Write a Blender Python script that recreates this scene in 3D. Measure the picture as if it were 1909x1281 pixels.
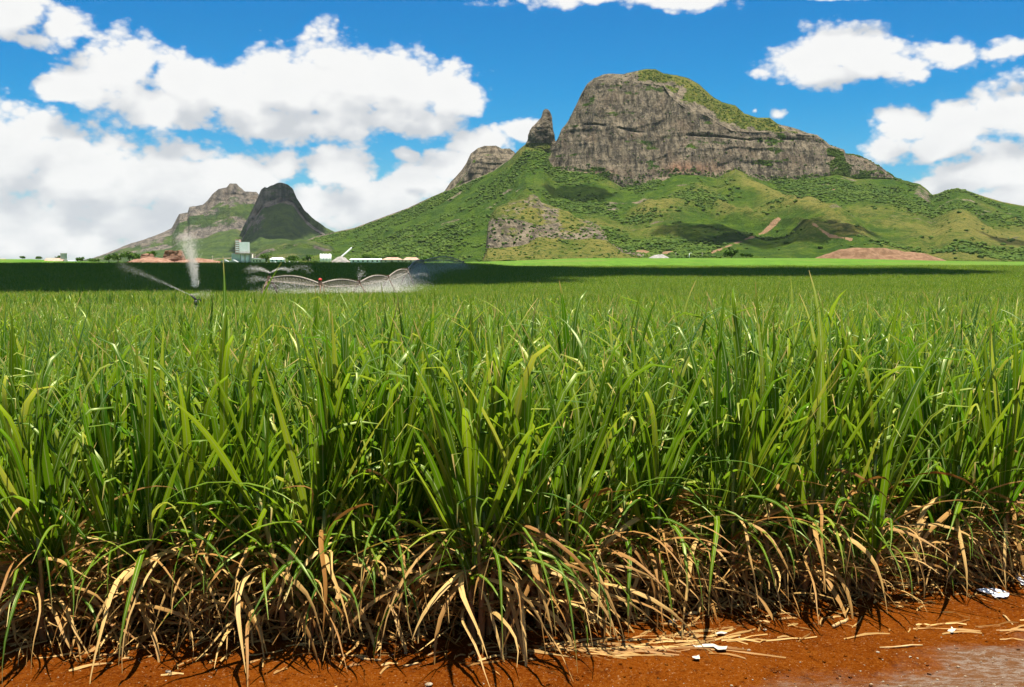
import bpy, bmesh, math, random
import numpy as np
from math import radians as R, sin, cos, tan, pi, atan2

for o in list(bpy.data.objects):
    bpy.data.objects.remove(o, do_unlink=True)
SC = bpy.context.scene
COL = SC.collection
random.seed(7)
RNG = np.random.default_rng(11)

# ------------------------------------------------------------------ camera
F = 2047.0            # focal length in pixels of the 1909 px wide photograph
CX, CY = 954.5, 640.5
EYE = 2.2
PITCH = math.atan((CY - 490.0) / F)
cam_d = bpy.data.cameras.new('camera')
cam = bpy.data.objects.new('camera', cam_d)
COL.objects.link(cam)
cam.location = (0, 0, EYE)
cam.rotation_euler = (pi / 2 - PITCH, 0, 0)
cam_d.sensor_width = 36
cam_d.lens = F / 1909 * 36
cam_d.clip_start = 0.1
cam_d.clip_end = 40000
SC.camera = cam


def ray(px, py):
    dx = (px - CX) / F
    dy = -(py - CY) / F
    return np.array([dx, cos(PITCH) + dy * sin(PITCH), -sin(PITCH) + dy * cos(PITCH)])


def P(px, py, Y):
    """the point seen at pixel (px, py) of the photograph that stands Y metres ahead"""
    d = ray(px, py)
    return np.array([d[0] / d[1] * Y, Y, EYE + d[2] / d[1] * Y])


# ------------------------------------------------------------------ light
SUN_EL, SUN_AZ = 84.0, 140.0       # azimuth measured from straight ahead (+y), positive to the right
sun_dir = np.array([cos(R(SUN_EL)) * sin(R(SUN_AZ)), cos(R(SUN_EL)) * cos(R(SUN_AZ)), sin(R(SUN_EL))])
sun_d = bpy.data.lights.new('sun', 'SUN')
sun_d.energy = 5.0
sun_d.angle = R(0.5)
sun_d.color = (1.0, 0.95, 0.86)
sun = bpy.data.objects.new('sun', sun_d)
COL.objects.link(sun)
from mathutils import Vector, Matrix, Euler
sun.rotation_euler = Vector(sun_dir).to_track_quat('Z', 'Y').to_euler()
sun.location = (0, 0, 300)

SC.render.engine = 'CYCLES'
SC.view_settings.view_transform = 'Standard'
SC.view_settings.look = 'None'
SC.view_settings.gamma = 1
SC.view_settings.use_curve_mapping = False
SC.view_settings.exposure = 1.33
cy = SC.cycles
cy.use_denoising = True
try:
    cy.denoiser = 'OPENIMAGEDENOISE'
    cy.denoising_input_passes = 'RGB_ALBEDO_NORMAL'
except Exception:
    pass
cy.use_adaptive_sampling = True
cy.adaptive_threshold = 0.02
cy.max_bounces = 7
cy.diffuse_bounces = 2
cy.glossy_bounces = 2
cy.transmission_bounces = 5
cy.volume_bounces = 1
cy.transparent_max_bounces = 8
cy.sample_clamp_indirect = 6
cy.caustics_reflective = False
cy.caustics_refractive = False


# ------------------------------------------------------------------ node helpers
class NT:
    def __init__(self, tree):
        self.t = tree
        self.n = tree.nodes
        self.l = tree.links

    def new(self, kind, **kw):
        nd = self.n.new(kind)
        for k, v in kw.items():
            setattr(nd, k, v)
        return nd

    def put(self, sock, v):
        if v is None:
            return
        if isinstance(v, bpy.types.NodeSocket):
            self.l.new(v, sock)
        else:
            try:
                sock.default_value = v
            except Exception:
                if isinstance(v, (tuple, list)) and len(v) == 3:
                    sock.default_value = (*v, 1)
                else:
                    raise

    def math(self, op, a, b=None, c=None, clamp=False):
        nd = self.new('ShaderNodeMath', operation=op, use_clamp=clamp)
        self.put(nd.inputs[0], a)
        self.put(nd.inputs[1], b)
        if c is not None:
            self.put(nd.inputs[2], c)
        return nd.outputs[0]

    def vmath(self, op, a, b=None, scale=None):
        nd = self.new('ShaderNodeVectorMath', operation=op)
        self.put(nd.inputs[0], a)
        self.put(nd.inputs[1], b)
        if scale is not None:
            self.put(nd.inputs['Scale'], scale)
        return nd.outputs['Value'] if op in ('LENGTH', 'DOT_PRODUCT', 'DISTANCE') else nd.outputs[0]

    def noise(self, vec, scale, detail=4, rough=0.55, dist=0.0, lac=2.0):
        nd = self.new('ShaderNodeTexNoise')
        self.put(nd.inputs['Vector'], vec)
        nd.inputs['Scale'].default_value = scale
        nd.inputs['Detail'].default_value = detail
        nd.inputs['Roughness'].default_value = rough
        nd.inputs['Distortion'].default_value = dist
        nd.inputs['Lacunarity'].default_value = lac
        return nd.outputs[0]

    def voro(self, vec, scale, feature='SMOOTH_F1', smooth=0.6):
        nd = self.new('ShaderNodeTexVoronoi', feature=feature)
        self.put(nd.inputs['Vector'], vec)
        nd.inputs['Scale'].default_value = scale
        if feature == 'SMOOTH_F1':
            nd.inputs['Smoothness'].default_value = smooth
        return nd.outputs['Distance']

    def mix(self, fac, a, b, blend='MIX'):
        nd = self.new('ShaderNodeMix', data_type='RGBA', blend_type=blend)
        nd.clamp_factor = True
        self.put(nd.inputs[0], fac)
        self.put(nd.inputs[6], a)
        self.put(nd.inputs[7], b)
        return nd.outputs[2]

    def smooth(self, v, lo, hi, a=0.0, b=1.0):
        nd = self.new('ShaderNodeMapRange', interpolation_type='SMOOTHSTEP')
        self.put(nd.inputs[0], v)
        for i, x in enumerate((lo, hi, a, b)):
            self.put(nd.inputs[1 + i], x)
        return nd.outputs[0]

    def lin(self, v, lo, hi, a=0.0, b=1.0):
        nd = self.new('ShaderNodeMapRange')
        self.put(nd.inputs[0], v)
        for i, x in enumerate((lo, hi, a, b)):
            self.put(nd.inputs[1 + i], x)
        return nd.outputs[0]

    def xyz(self, v):
        nd = self.new('ShaderNodeSeparateXYZ')
        self.put(nd.inputs[0], v)
        return nd.outputs

    def comb(self, x, y, z):
        nd = self.new('ShaderNodeCombineXYZ')
        self.put(nd.inputs[0], x)
        self.put(nd.inputs[1], y)
        self.put(nd.inputs[2], z)
        return nd.outputs[0]

    def attr(self, name, out='Fac'):
        nd = self.new('ShaderNodeAttribute', attribute_name=name)
        return nd.outputs[out]

    def bump(self, h, strength, dist):
        nd = self.new('ShaderNodeBump')
        nd.inputs['Strength'].default_value = strength
        nd.inputs['Distance'].default_value = dist
        self.put(nd.inputs['Height'], h)
        return nd.outputs[0]


def material(name):
    m = bpy.data.materials.new(name)
    m.use_nodes = True
    m.node_tree.nodes.clear()
    k = NT(m.node_tree)
    out = k.new('ShaderNodeOutputMaterial')
    return m, k, out


def principled(k, out, color, rough=0.8, spec=0.2, normal=None, metallic=0.0):
    b = k.new('ShaderNodeBsdfPrincipled')
    k.put(b.inputs['Base Color'], color)
    k.put(b.inputs['Roughness'], rough)
    b.inputs['Specular IOR Level'].default_value = spec
    k.put(b.inputs['Metallic'], metallic)
    if normal is not None:
        k.l.new(normal, b.inputs['Normal'])
    if out is not None:
        k.l.new(b.outputs[0], out.inputs[0])
    return b.outputs[0]


# ------------------------------------------------------------------ sky
# cumulus lumps: azimuth / elevation of each lump read off the photograph, its half width and height, its weight
LUMPS = [
    # the big cumulus on the left
    (135, 168, 75, 42), (225, 135, 85, 66), (335, 165, 95, 58), (450, 178, 105, 70), (525, 165, 100, 82),
    (625, 160, 110, 92), (740, 165, 110, 84), (832, 168, 82, 66), (560, 232, 170, 44), (300, 205, 170, 44), (760, 220, 120, 40),
    # the bank below it
    (30, 285, 130, 95), (150, 320, 150, 85), (300, 335, 150, 75), (60, 420, 190, 80), (270, 420, 200, 70),
    (440, 335, 110, 50), (520, 318, 60, 30), (640, 320, 70, 52), (690, 385, 150, 55), (560, 395, 170, 62), (110, 470, 260, 60),
    (500, 450, 240, 50),
    # behind the pinnacle
    (905, 268, 75, 34), (965, 250, 55, 24), (860, 318, 85, 48), (775, 345, 85, 46), (760, 292, 40, 20),
    # top left
    (30, 25, 80, 52), (125, 45, 70, 48), (70, 75, 85, 26),
    # top edge
    (1120, -12, 190, 26), (1260, -4, 120, 24), (1600, -22, 190, 20),
    # right: upper
    (1490, 118, 70, 48), (1565, 95, 85, 58), (1630, 120, 95, 44), (1530, 145, 110, 30), (1760, 100, 78, 34), (1885, 95, 60, 28), (1700, 120, 60, 30),
    # right: middle
    (1690, 232, 66, 40), (1790, 232, 105, 50), (1885, 208, 85, 56), (1640, 275, 50, 26), (1750, 265, 120, 28), (1960, 230, 90, 60),
    # right: lower
    (1810, 335, 100, 40), (1890, 315, 90, 50), (1735, 345, 55, 26), (1930, 370, 150, 40), (1440, 214, 24, 15), (1398, 212, 16, 9),
]
THIN = {(60, 420): 0.9, (270, 420): 0.9, (110, 470): 0.95, (500, 450): 0.85, (560, 395): 0.9,
        (1760, 100): 0.8, (1885, 95): 0.75, (1700, 120): 0.8, (1440, 214): 0.55, (1398, 212): 0.45, (125, 45): 0.85, (70, 75): 0.75,
        (1640, 275): 0.9, (760, 292): 0.8, (1600, -22): 0.7}


def azel(px, py):
    d = ray(px, py)
    d = d / np.linalg.norm(d)
    return atan2(d[0], d[1]), math.asin(d[2])


def cloud_group():
    g = bpy.data.node_groups.new('cloud_field', 'ShaderNodeTree')
    g.interface.new_socket('Direction', in_out='INPUT', socket_type='NodeSocketVector')
    g.interface.new_socket('Density', in_out='OUTPUT', socket_type='NodeSocketFloat')
    g.interface.new_socket('Soft', in_out='OUTPUT', socket_type='NodeSocketFloat')
    k = NT(g)
    gi = k.new('NodeGroupInput')
    go = k.new('NodeGroupOutput')
    d = gi.outputs[0]
    x, y, z = k.xyz(d)
    az = k.math('ARCTAN2', x, y)
    el = k.math('ARCSINE', z)
    # warp the lump outlines
    wn = k.new('ShaderNodeTexNoise')
    k.put(wn.inputs['Vector'], d)
    wn.inputs['Scale'].default_value = 14
    wn.inputs['Detail'].default_value = 3
    w = k.vmath('SCALE', k.vmath('SUBTRACT', wn.outputs[1], (0.5, 0.5, 0.5)), scale=0.034)
    p = k.vmath('ADD', k.comb(az, el, 0.0), w)
    pm = k.vmath('MULTIPLY', p, (1, 1, 0))
    f = None
    for L in LUMPS:
        a, e = azel(L[0], L[1])
        s = 1.0 / F
        v = k.vmath('MULTIPLY', k.vmath('SUBTRACT', pm, (a, e, 0)), (1 / (L[2] * s), 1 / (L[3] * s), 0))
        q = k.math('SUBTRACT', THIN.get((L[0], L[1]), 1.0) + 0.12, k.vmath('LENGTH', v))
        f = q if f is None else k.math('SMOOTH_MAX', f, q, 0.12)
    # the rest of the sky, beyond the picture: scattered cumulus of the same kind
    rest = k.lin(k.noise(d, 3.2, 3, 0.5), 0.3, 0.8, -1.3, 1.5)
    out_a = k.smooth(k.math('ABSOLUTE', az), 0.50, 0.62)
    out_e = k.smooth(el, 0.25, 0.34)
    outside = k.math('MAXIMUM', out_a, out_e)
    rest = k.math('ADD', rest, k.math('MULTIPLY', k.math('SUBTRACT', outside, 1.0), 3.0))
    f = k.math('MAXIMUM', f, rest)
    sd = k.vmath('MULTIPLY', d, (1, 1, 1.5))
    n1 = k.noise(sd, 22, 10, 0.62)
    n2 = k.voro(k.vmath('ADD', sd, k.vmath('SCALE', wn.outputs[1], scale=0.03)), 34)
    n3 = k.voro(k.vmath('ADD', sd, k.vmath('SCALE', wn.outputs[1], scale=0.02)), 85)
    n4 = k.voro(k.vmath('ADD', sd, k.vmath('SCALE', wn.outputs[1], scale=0.012)), 190)
    det = k.math('MULTIPLY', k.math('SUBTRACT', n1, 0.5), 1.5)
    det = k.math('ADD', det, k.math('MULTIPLY', k.math('SUBTRACT', 0.42, n4), 0.20))
    det = k.math('ADD', det, k.math('MULTIPLY', k.math('SUBTRACT', 0.42, n2), 0.42))
    det = k.math('ADD', det, k.math('MULTIPLY', k.math('SUBTRACT', 0.42, n3), 0.34))
    k.l.new(k.math('ADD', f, det), go.inputs[0])
    soft = k.math('ADD', k.math('MULTIPLY', k.math('SUBTRACT', k.noise(sd, 22, 4, 0.5), 0.5), 1.2), k.math('MULTIPLY', k.math('SUBTRACT', 0.42, n2), 0.5))
    soft = k.math('ADD', soft, k.math('MULTIPLY', k.math('SUBTRACT', 0.42, n3), 0.22))
    k.l.new(k.math('ADD', f, soft), go.inputs[1])
    return g


world = bpy.data.worlds.new('World')
SC.world = world
world.use_nodes = True
world.node_tree.nodes.clear()
k = NT(world.node_tree)
wout = k.new('ShaderNodeOutputWorld')
bg = k.new('ShaderNodeBackground')
bg.inputs['Strength'].default_value = 0.05
sky = k.new('ShaderNodeTexSky')
sky.sky_type = 'NISHITA'
sky.sun_disc = False
sky.sun_elevation = R(SUN_EL)
sky.sun_rotation = R(SUN_AZ)
sky.altitude = 300
sky.air_density = 1.0
sky.dust_density = 0.3
sky.ozone_density = 3.0
hs = k.new('ShaderNodeHueSaturation')
hs.inputs['Saturation'].default_value = 1.35
hs.inputs['Value'].default_value = 1.0
k.l.new(sky.outputs[0], hs.inputs['Color'])
_, _, dz = k.xyz(k.vmath('NORMALIZE', k.new('ShaderNodeTexCoord').outputs['Generated']))
tint = k.mix(k.smooth(dz, 0.16, 0.0), (0.11, 0.73, 0.96, 1), (0.45, 0.78, 0.95, 1))
skyc = k.mix(1.0, hs.outputs[0], tint, 'MULTIPLY')
tc = k.new('ShaderNodeTexCoord')
dirn = k.vmath('NORMALIZE', tc.outputs['Generated'])
cg = cloud_group()


def dens(vec):
    n = k.new('ShaderNodeGroup')
    n.node_tree = cg
    k.put(n.inputs[0], vec)
    return n.outputs


D0, S0 = dens(dirn)
_, S1 = dens(k.vmath('NORMALIZE', k.vmath('ADD', dirn, (-0.006, 0, 0.032))))
alpha = k.smooth(D0, 0.02, 0.45)
grad = k.math('SUBTRACT', S0, S1)
lit = k.smooth(grad, -0.55, 0.34)
mott = k.smooth(k.noise(k.vmath('MULTIPLY', dirn, (1, 1, 1.6)), 13, 4, 0.55), 0.42, 0.68)
low = k.smooth(dz, 0.14, 0.04)
lit = k.math('MULTIPLY', lit, k.math('SUBTRACT', 1.0, k.math('MULTIPLY', k.math('MULTIPLY', mott, low), 0.55)))
thick = k.smooth(D0, 0.3, 1.6)
lit = k.math('SUBTRACT', lit, k.math('MULTIPLY', thick, 0.10), clamp=True)
ccol = k.mix(lit, (4.9, 5.15, 5.45, 1), (7.5, 7.5, 7.45, 1))
above = k.smooth(dz, -0.01, 0.01)
final = k.mix(k.math('MULTIPLY', alpha, above), skyc, ccol)
k.l.new(final, bg.inputs['Color'])
k.l.new(bg.outputs[0], wout.inputs[0])


# ------------------------------------------------------------------ numpy noise
def _hash(ix, iy, iz, seed):
    h = (ix.astype(np.int64) * 374761393 + iy.astype(np.int64) * 668265263 + iz.astype(np.int64) * 2147483647 + seed * 1274126177) & 0xFFFFFFFF
    h = ((h ^ (h >> 13)) * 1274126177) & 0xFFFFFFFF
    h = h ^ (h >> 16)
    return (h & 0xFFFFFF) / float(0xFFFFFF) * 2 - 1


def vnoise(x, y, z=None, seed=0):
    x = np.asarray(x, float)
    y = np.asarray(y, float)
    z = np.zeros_like(x) if z is None else np.asarray(z, float)
    ix, iy, iz = np.floor(x), np.floor(y), np.floor(z)
    fx, fy, fz = x - ix, y - iy, z - iz
    fx, fy, fz = [t * t * t * (t * (t * 6 - 15) + 10) for t in (fx, fy, fz)]
    r = 0
    for a in (0, 1):
        for b in (0, 1):
            for c in (0, 1):
                wgt = (fx if a else 1 - fx) * (fy if b else 1 - fy) * (fz if c else 1 - fz)
                r = r + wgt * _hash(ix + a, iy + b, iz + c, seed)
    return r


def fbm(x, y, z=None, oct=5, seed=0, gain=0.5, ridged=False):
    z = np.zeros_like(np.asarray(x, float)) if z is None else z
    a, s, r = 1.0, 1.0, 0
    tot = 0
    for o in range(oct):
        n = vnoise(x * s + 17.3 * o, y * s - 9.1 * o, z * s + 3.7 * o, seed + o)
        if ridged:
            n = 1 - 2 * np.abs(n)
        r = r + a * n
        tot += a
        a *= gain
        s *= 2.03
    return r / tot


def sstep(v, a, b):
    t = np.clip((v - a) / (b - a), 0, 1)
    return t * t * (3 - 2 * t)


# ------------------------------------------------------------------ object helpers
def tag(o, label=None, cat=None, group=None, kind=None):
    if label:
        o['label'] = label
    if cat:
        o['category'] = cat
    if group:
        o['group'] = group
    if kind:
        o['kind'] = kind
    return o


def link(name, me, mats=(), parent=None):
    o = bpy.data.objects.new(name, me)
    for m in mats:
        if m.name not in [x.name for x in me.materials if x]:
            me.materials.append(m)
    COL.objects.link(o)
    if parent is not None:
        o.parent = parent
    return o


def empty(name, loc=(0, 0, 0), rot=(0, 0, 0)):
    o = bpy.data.objects.new(name, None)
    o.location = loc
    o.rotation_euler = rot
    o.empty_display_size = 0.3
    COL.objects.link(o)
    return o


def grid_mesh(name, V, smooth=False, flip=False):
    """V: (nu, nv, 3) array"""
    nu, nv = V.shape[:2]
    idx = np.arange(nu * nv).reshape(nu, nv)
    q = np.stack([idx[:-1, :-1], idx[1:, :-1], idx[1:, 1:], idx[:-1, 1:]], -1).reshape(-1, 4)
    if flip:
        q = q[:, ::-1]
    me = bpy.data.meshes.new(name)
    me.vertices.add(nu * nv)
    me.vertices.foreach_set('co', V.reshape(-1).astype(np.float32))
    me.loops.add(q.size)
    me.loops.foreach_set('vertex_index', q.reshape(-1).astype(np.int32))
    me.polygons.add(len(q))
    me.polygons.foreach_set('loop_start', np.arange(0, q.size, 4, dtype=np.int32))
    me.polygons.foreach_set('loop_total', np.full(len(q), 4, dtype=np.int32))
    me.update(calc_edges=True)
    me.polygons.foreach_set('use_smooth', np.full(len(q), smooth))
    return me


def fattr(me, name, vals):
    a = me.attributes.new(name, 'FLOAT', 'POINT')
    a.data.foreach_set('value', np.asarray(vals, np.float32).reshape(-1))


class MB:
    """collects shapes into one mesh"""

    def __init__(self):
        self.v, self.f, self.s = [], [], []

    def add(self, v, f, smooth=False):
        b = len(self.v)
        self.v += [tuple(p) for p in v]
        self.f += [tuple(b + i for i in q) for q in f]
        self.s += [smooth] * len(f)
        return self

    def box(self, c, s, rz=0.0, top=(1, 1)):
        cx_, cy_, cz_ = c
        hx, hy, hz = s[0] / 2, s[1] / 2, s[2] / 2
        v = []
        for zz, tx, ty in ((-hz, 1, 1), (hz, top[0], top[1])):
            for sx, sy in ((-1, -1), (1, -1), (1, 1), (-1, 1)):
                x, y = sx * hx * tx, sy * hy * ty
                v.append((cx_ + x * cos(rz) - y * sin(rz), cy_ + x * sin(rz) + y * cos(rz), cz_ + zz))
        return self.add(v, [(3, 2, 1, 0), (4, 5, 6, 7), (0, 1, 5, 4), (1, 2, 6, 5), (2, 3, 7, 6), (3, 0, 4, 7)])

    def tube(self, pts, r, n=6, caps=True):
        pts = [Vector(p) for p in pts]
        rs = r if isinstance(r, (list, tuple)) else [r] * len(pts)
        v, f = [], []
        t0 = (pts[1] - pts[0]).normalized()
        up = Vector((0, 0, 1)) if abs(t0.z) < 0.9 else Vector((1, 0, 0))
        for i, p in enumerate(pts):
            t = (pts[min(i + 1, len(pts) - 1)] - pts[max(i - 1, 0)]).normalized()
            a = t.cross(up).normalized()
            b = a.cross(t).normalized()
            for j in range(n):
                w = 2 * pi * j / n
                v.append(p + (a * cos(w) + b * sin(w)) * rs[i])
        for i in range(len(pts) - 1):
            for j in range(n):
                f.append((i * n + j, i * n + (j + 1) % n, (i + 1) * n + (j + 1) % n, (i + 1) * n + j))
        if caps:
            f.append(tuple(range(n))[::-1])
            f.append(tuple((len(pts) - 1) * n + j for j in range(n)))
        return self.add(v, f, n > 5)

    def prism(self, poly, y0, y1):
        """outline in x,z extruded from y0 to y1"""
        n = len(poly)
        v = [(x, y0, z) for x, z in poly] + [(x, y1, z) for x, z in poly]
        f = [tuple(range(n)), tuple(range(2 * n - 1, n - 1, -1))]
        for i in range(n):
            j = (i + 1) % n
            f.append((j, i, i + n, j + n))
        return self.add(v, f)

    def build(self, name, m, parent=None):
        me = bpy.data.meshes.new(name)
        me.from_pydata(self.v, [], self.f)
        me.polygons.foreach_set('use_smooth', np.array(self.s, bool))
        me.update()
        return link(name, me, [m], parent)


# ------------------------------------------------------------------ terrain
_py = np.array([-80, 0, 8, 20, 30, 60, 100, 170, 230, 300, 330, 345, 375, 450, 600, 900, 1200, 2000, 3500, 12000.])
_pz = np.array([0, 0, 0, -.35, -.55, -1.55, -2.65, -4.2, -3.3, -.95, .30, .55, .35, .0, 1.2, 2.6, 3.0, 3.5, 5, 8.])
_ty = np.linspace(-80, 12000, 12081)
_tz = np.interp(_ty, _py, _pz)
for _ in range(12):
    _s = _tz.copy()
    _w = np.clip(np.abs(_ty) * 0.1, 1, 12).astype(int)
    _s[12:-12] = sum(_tz[12 + i:len(_tz) - 12 + i] for i in range(-4, 5)) / 9
    _tz = _s


def zg(x, y):
    x = np.asarray(x, float)
    y = np.asarray(y, float)
    z = np.interp(y, _ty, _tz)
    # the crest is lower on the right, the far field beyond it rises there
    u = x / np.maximum(y, 30)
    right = sstep(u, -0.06, 0.02)
    z = z - right * 1.0 * sstep(y, 220, 330) * (1 - sstep(y, 360, 420))
    z = z + (sstep(u, -0.06, 0.08) * (1 - 0.9 * sstep(u, 0.25, 0.47)) * 3.4 + (1 - sstep(u, -0.44, -0.40)) * 2.6) * sstep(y, 420, 850)
    z = z + 0.10 * vnoise(x / 23, y / 31, seed=5) * sstep(y, 12, 40)
    return z


def field_edge(x):
    """y of the front edge of the cane"""
    x = np.asarray(x, float)
    return np.interp(x, [-9, -3, 0.0, 0.25, 0.6, 1.2, 2.2, 3.3, 9], [6.55, 6.46, 6.48, 6.56, 6.98, 7.06, 7.28, 7.75, 9.0])


def dirt_h(x, y):
    """relief of the bare dirt strip"""
    z = 0.022 * fbm(x * 1.1, y * 1.6, oct=4, seed=3) + 0.011 * fbm(x * 7, y * 9, oct=3, seed=9) + 0.004 * fbm(x * 26, y * 30, oct=2, seed=19)
    # wheel rut running along the strip with cross-ribs from the tyre
    yc = 5.72 + 0.10 * x
    d = (y - yc) / 0.16
    rut = np.exp(-d * d)
    z = z - 0.034 * rut + 0.016 * np.exp(-((y - yc - 0.26) / 0.1) ** 2)
    rib = np.sin((x - 0.6 * (y - yc)) * 2 * pi / 0.12)
    z = z + 0.009 * rib * (1 - sstep(x, 0.6, 1.3)) * rut * sstep(vnoise(x * 0.8, y * 0.2, seed=8), -0.2, 0.3)
    # low bank under the cane
    e = field_edge(x)
    z = z + 0.07 * sstep(y, e - 0.25, e + 0.35)
    return z


m, k, out = material('soil')
geo = k.new('ShaderNodeNewGeometry')
pos = geo.outputs['Position']
n1 = k.noise(pos, 0.9, 5, 0.6)
n2 = k.noise(pos, 14, 6, 0.65)
n3 = k.noise(pos, 60, 5, 0.75)
c = k.mix(k.smooth(n1, 0.35, 0.65), (0.09656, 0.01932, 0.0009656, 1), (0.1385, 0.0322, 0.001932, 1))
c = k.mix(k.smooth(n2, 0.52, 0.75), c, (0.1674, 0.0483, 0.005152, 1))
c = k.mix(k.smooth(n2, 0.48, 0.28), c, (0.05474, 0.01159, 0.001932, 1))
c = k.mix(k.math('MULTIPLY', k.smooth(n3, 0.45, 0.70), 0.55), c, (0.2162, 0.0782, 0.01288, 1))
c = k.mix(k.math('MULTIPLY', k.smooth(n3, 0.48, 0.30), 0.7), c, (0.0506, 0.01104, 0.00184, 1))
spk = k.smooth(k.noise(pos, 55, 2, 0.8), 0.62, 0.72)
c = k.mix(k.math('MULTIPLY', spk, 0.6), c, (0.3542, 0.2125, 0.103, 1))
x, y, z = k.xyz(pos)
# grey gravel of the road shoulder, worked into the dirt
rd = k.math('SUBTRACT', k.math('ADD', 5.22, k.math('MULTIPLY', x, 0.42)), y)
rd = k.math('ADD', rd, k.math('MULTIPLY', k.math('SUBTRACT', k.noise(pos, 2.2, 5, 0.6), 0.5), 0.9))
gr = k.smooth(rd, -0.12, 0.28)
gcol = k.mix(k.smooth(k.noise(k.vmath('MULTIPLY', pos, (1, 3.0, 1)), 11, 8, 0.8), 0.44, 0.60), (0.1288, 0.06118, 0.02576, 1), (0.219, 0.1738, 0.132, 1))
gcol = k.mix(k.smooth(n3, 0.55, 0.7), gcol, (0.103, 0.0644, 0.03864, 1))
c = k.mix(k.math('MULTIPLY', gr, 0.85), c, gcol)
h = k.math('ADD', k.math('MULTIPLY', n2, 0.7), k.math('MULTIPLY', n3, 0.6))
principled(k, out, c, 1.0, 0.0, k.bump(h, 1.0, 0.035))
M_SOIL = m

m, k, out = material('field_ground')
geo = k.new('ShaderNodeNewGeometry')
pos = geo.outputs['Position']
x, y, z = k.xyz(pos)
far = k.smooth(y, 375, 400)
rows = k.noise(k.vmath('MULTIPLY', pos, (1, 0.12, 1)), 0.25, 4, 0.6)
gcol = k.mix(k.smooth(rows, 0.35, 0.65), (0.04651, 0.1094, 0.006566, 1), (0.07661, 0.1532, 0.01094, 1))
gcol = k.mix(k.smooth(k.noise(pos, 0.012, 3), 0.5, 0.6), gcol, (0.08755, 0.1313, 0.01642, 1))
plain = k.smooth(y, 1100, 1700)
gcol = k.mix(plain, gcol, (0.0383, 0.06566, 0.01094, 1))
c = k.mix(far, (0.05472, 0.01751, 0.004378, 1), gcol)
near = k.smooth(y, 7.5, 2.0)
c = k.mix(near, c, (0.1642, 0.05472, 0.01094, 1))
principled(k, out, c, 0.95, 0.1, k.bump(k.noise(pos, 0.6, 4), 0.5, 0.4))
M_GROUND = m

# one sheet to the horizon, finer near the camera
gy = np.concatenate([np.linspace(-60, 0, 13), np.linspace(1, 60, 60), np.linspace(64, 420, 110), np.geomspace(430, 11000, 60)])
gx0 = np.concatenate([np.linspace(0, 40, 21), np.geomspace(44, 9000, 60)])
gx = np.concatenate([-gx0[::-1], gx0[1:]])
X, Y = np.meshgrid(gx, gy, indexing='ij')
Z = zg(X, Y)
inside = (np.abs(X) < 9.5) & (Y > 0.5) & (Y < 9.5)
Z = np.where(inside, Z - 0.15, Z - 0.02)
o = link('ground', grid_mesh('ground', np.stack([X, Y, Z], -1), True), [M_GROUND])
tag(o, 'cane field ground rolling away to the foot of the mountains', 'ground', kind='structure')

dx = np.concatenate([np.linspace(-11, -4, 50)[:-1], np.linspace(-4, 4, 420), np.linspace(4, 11, 50)[1:]])
dy = np.concatenate([np.linspace(-1.5, 5.0, 40)[:-1], np.linspace(5.0, 7.2, 130), np.linspace(7.2, 11, 40)[1:]])
X, Y = np.meshgrid(dx, dy, indexing='ij')
Z = zg(X, Y) + dirt_h(X, Y) * (1 - sstep(np.abs(X), 9, 11)) * (1 - sstep(Y, 9.5, 11))
o = link('dirt_track', grid_mesh('dirt_track', np.stack([X, Y, Z], -1), True), [M_SOIL])
tag(o, 'bare red dirt strip along the front edge of the cane', 'dirt track', kind='structure')


def zs(x, y):
    """height of the soil surface at one place near the camera"""
    x_, y_ = np.array([x]), np.array([y])
    return float((zg(x_, y_) + (dirt_h(x_, y_) if y < 9.5 else 0))[0])


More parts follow.
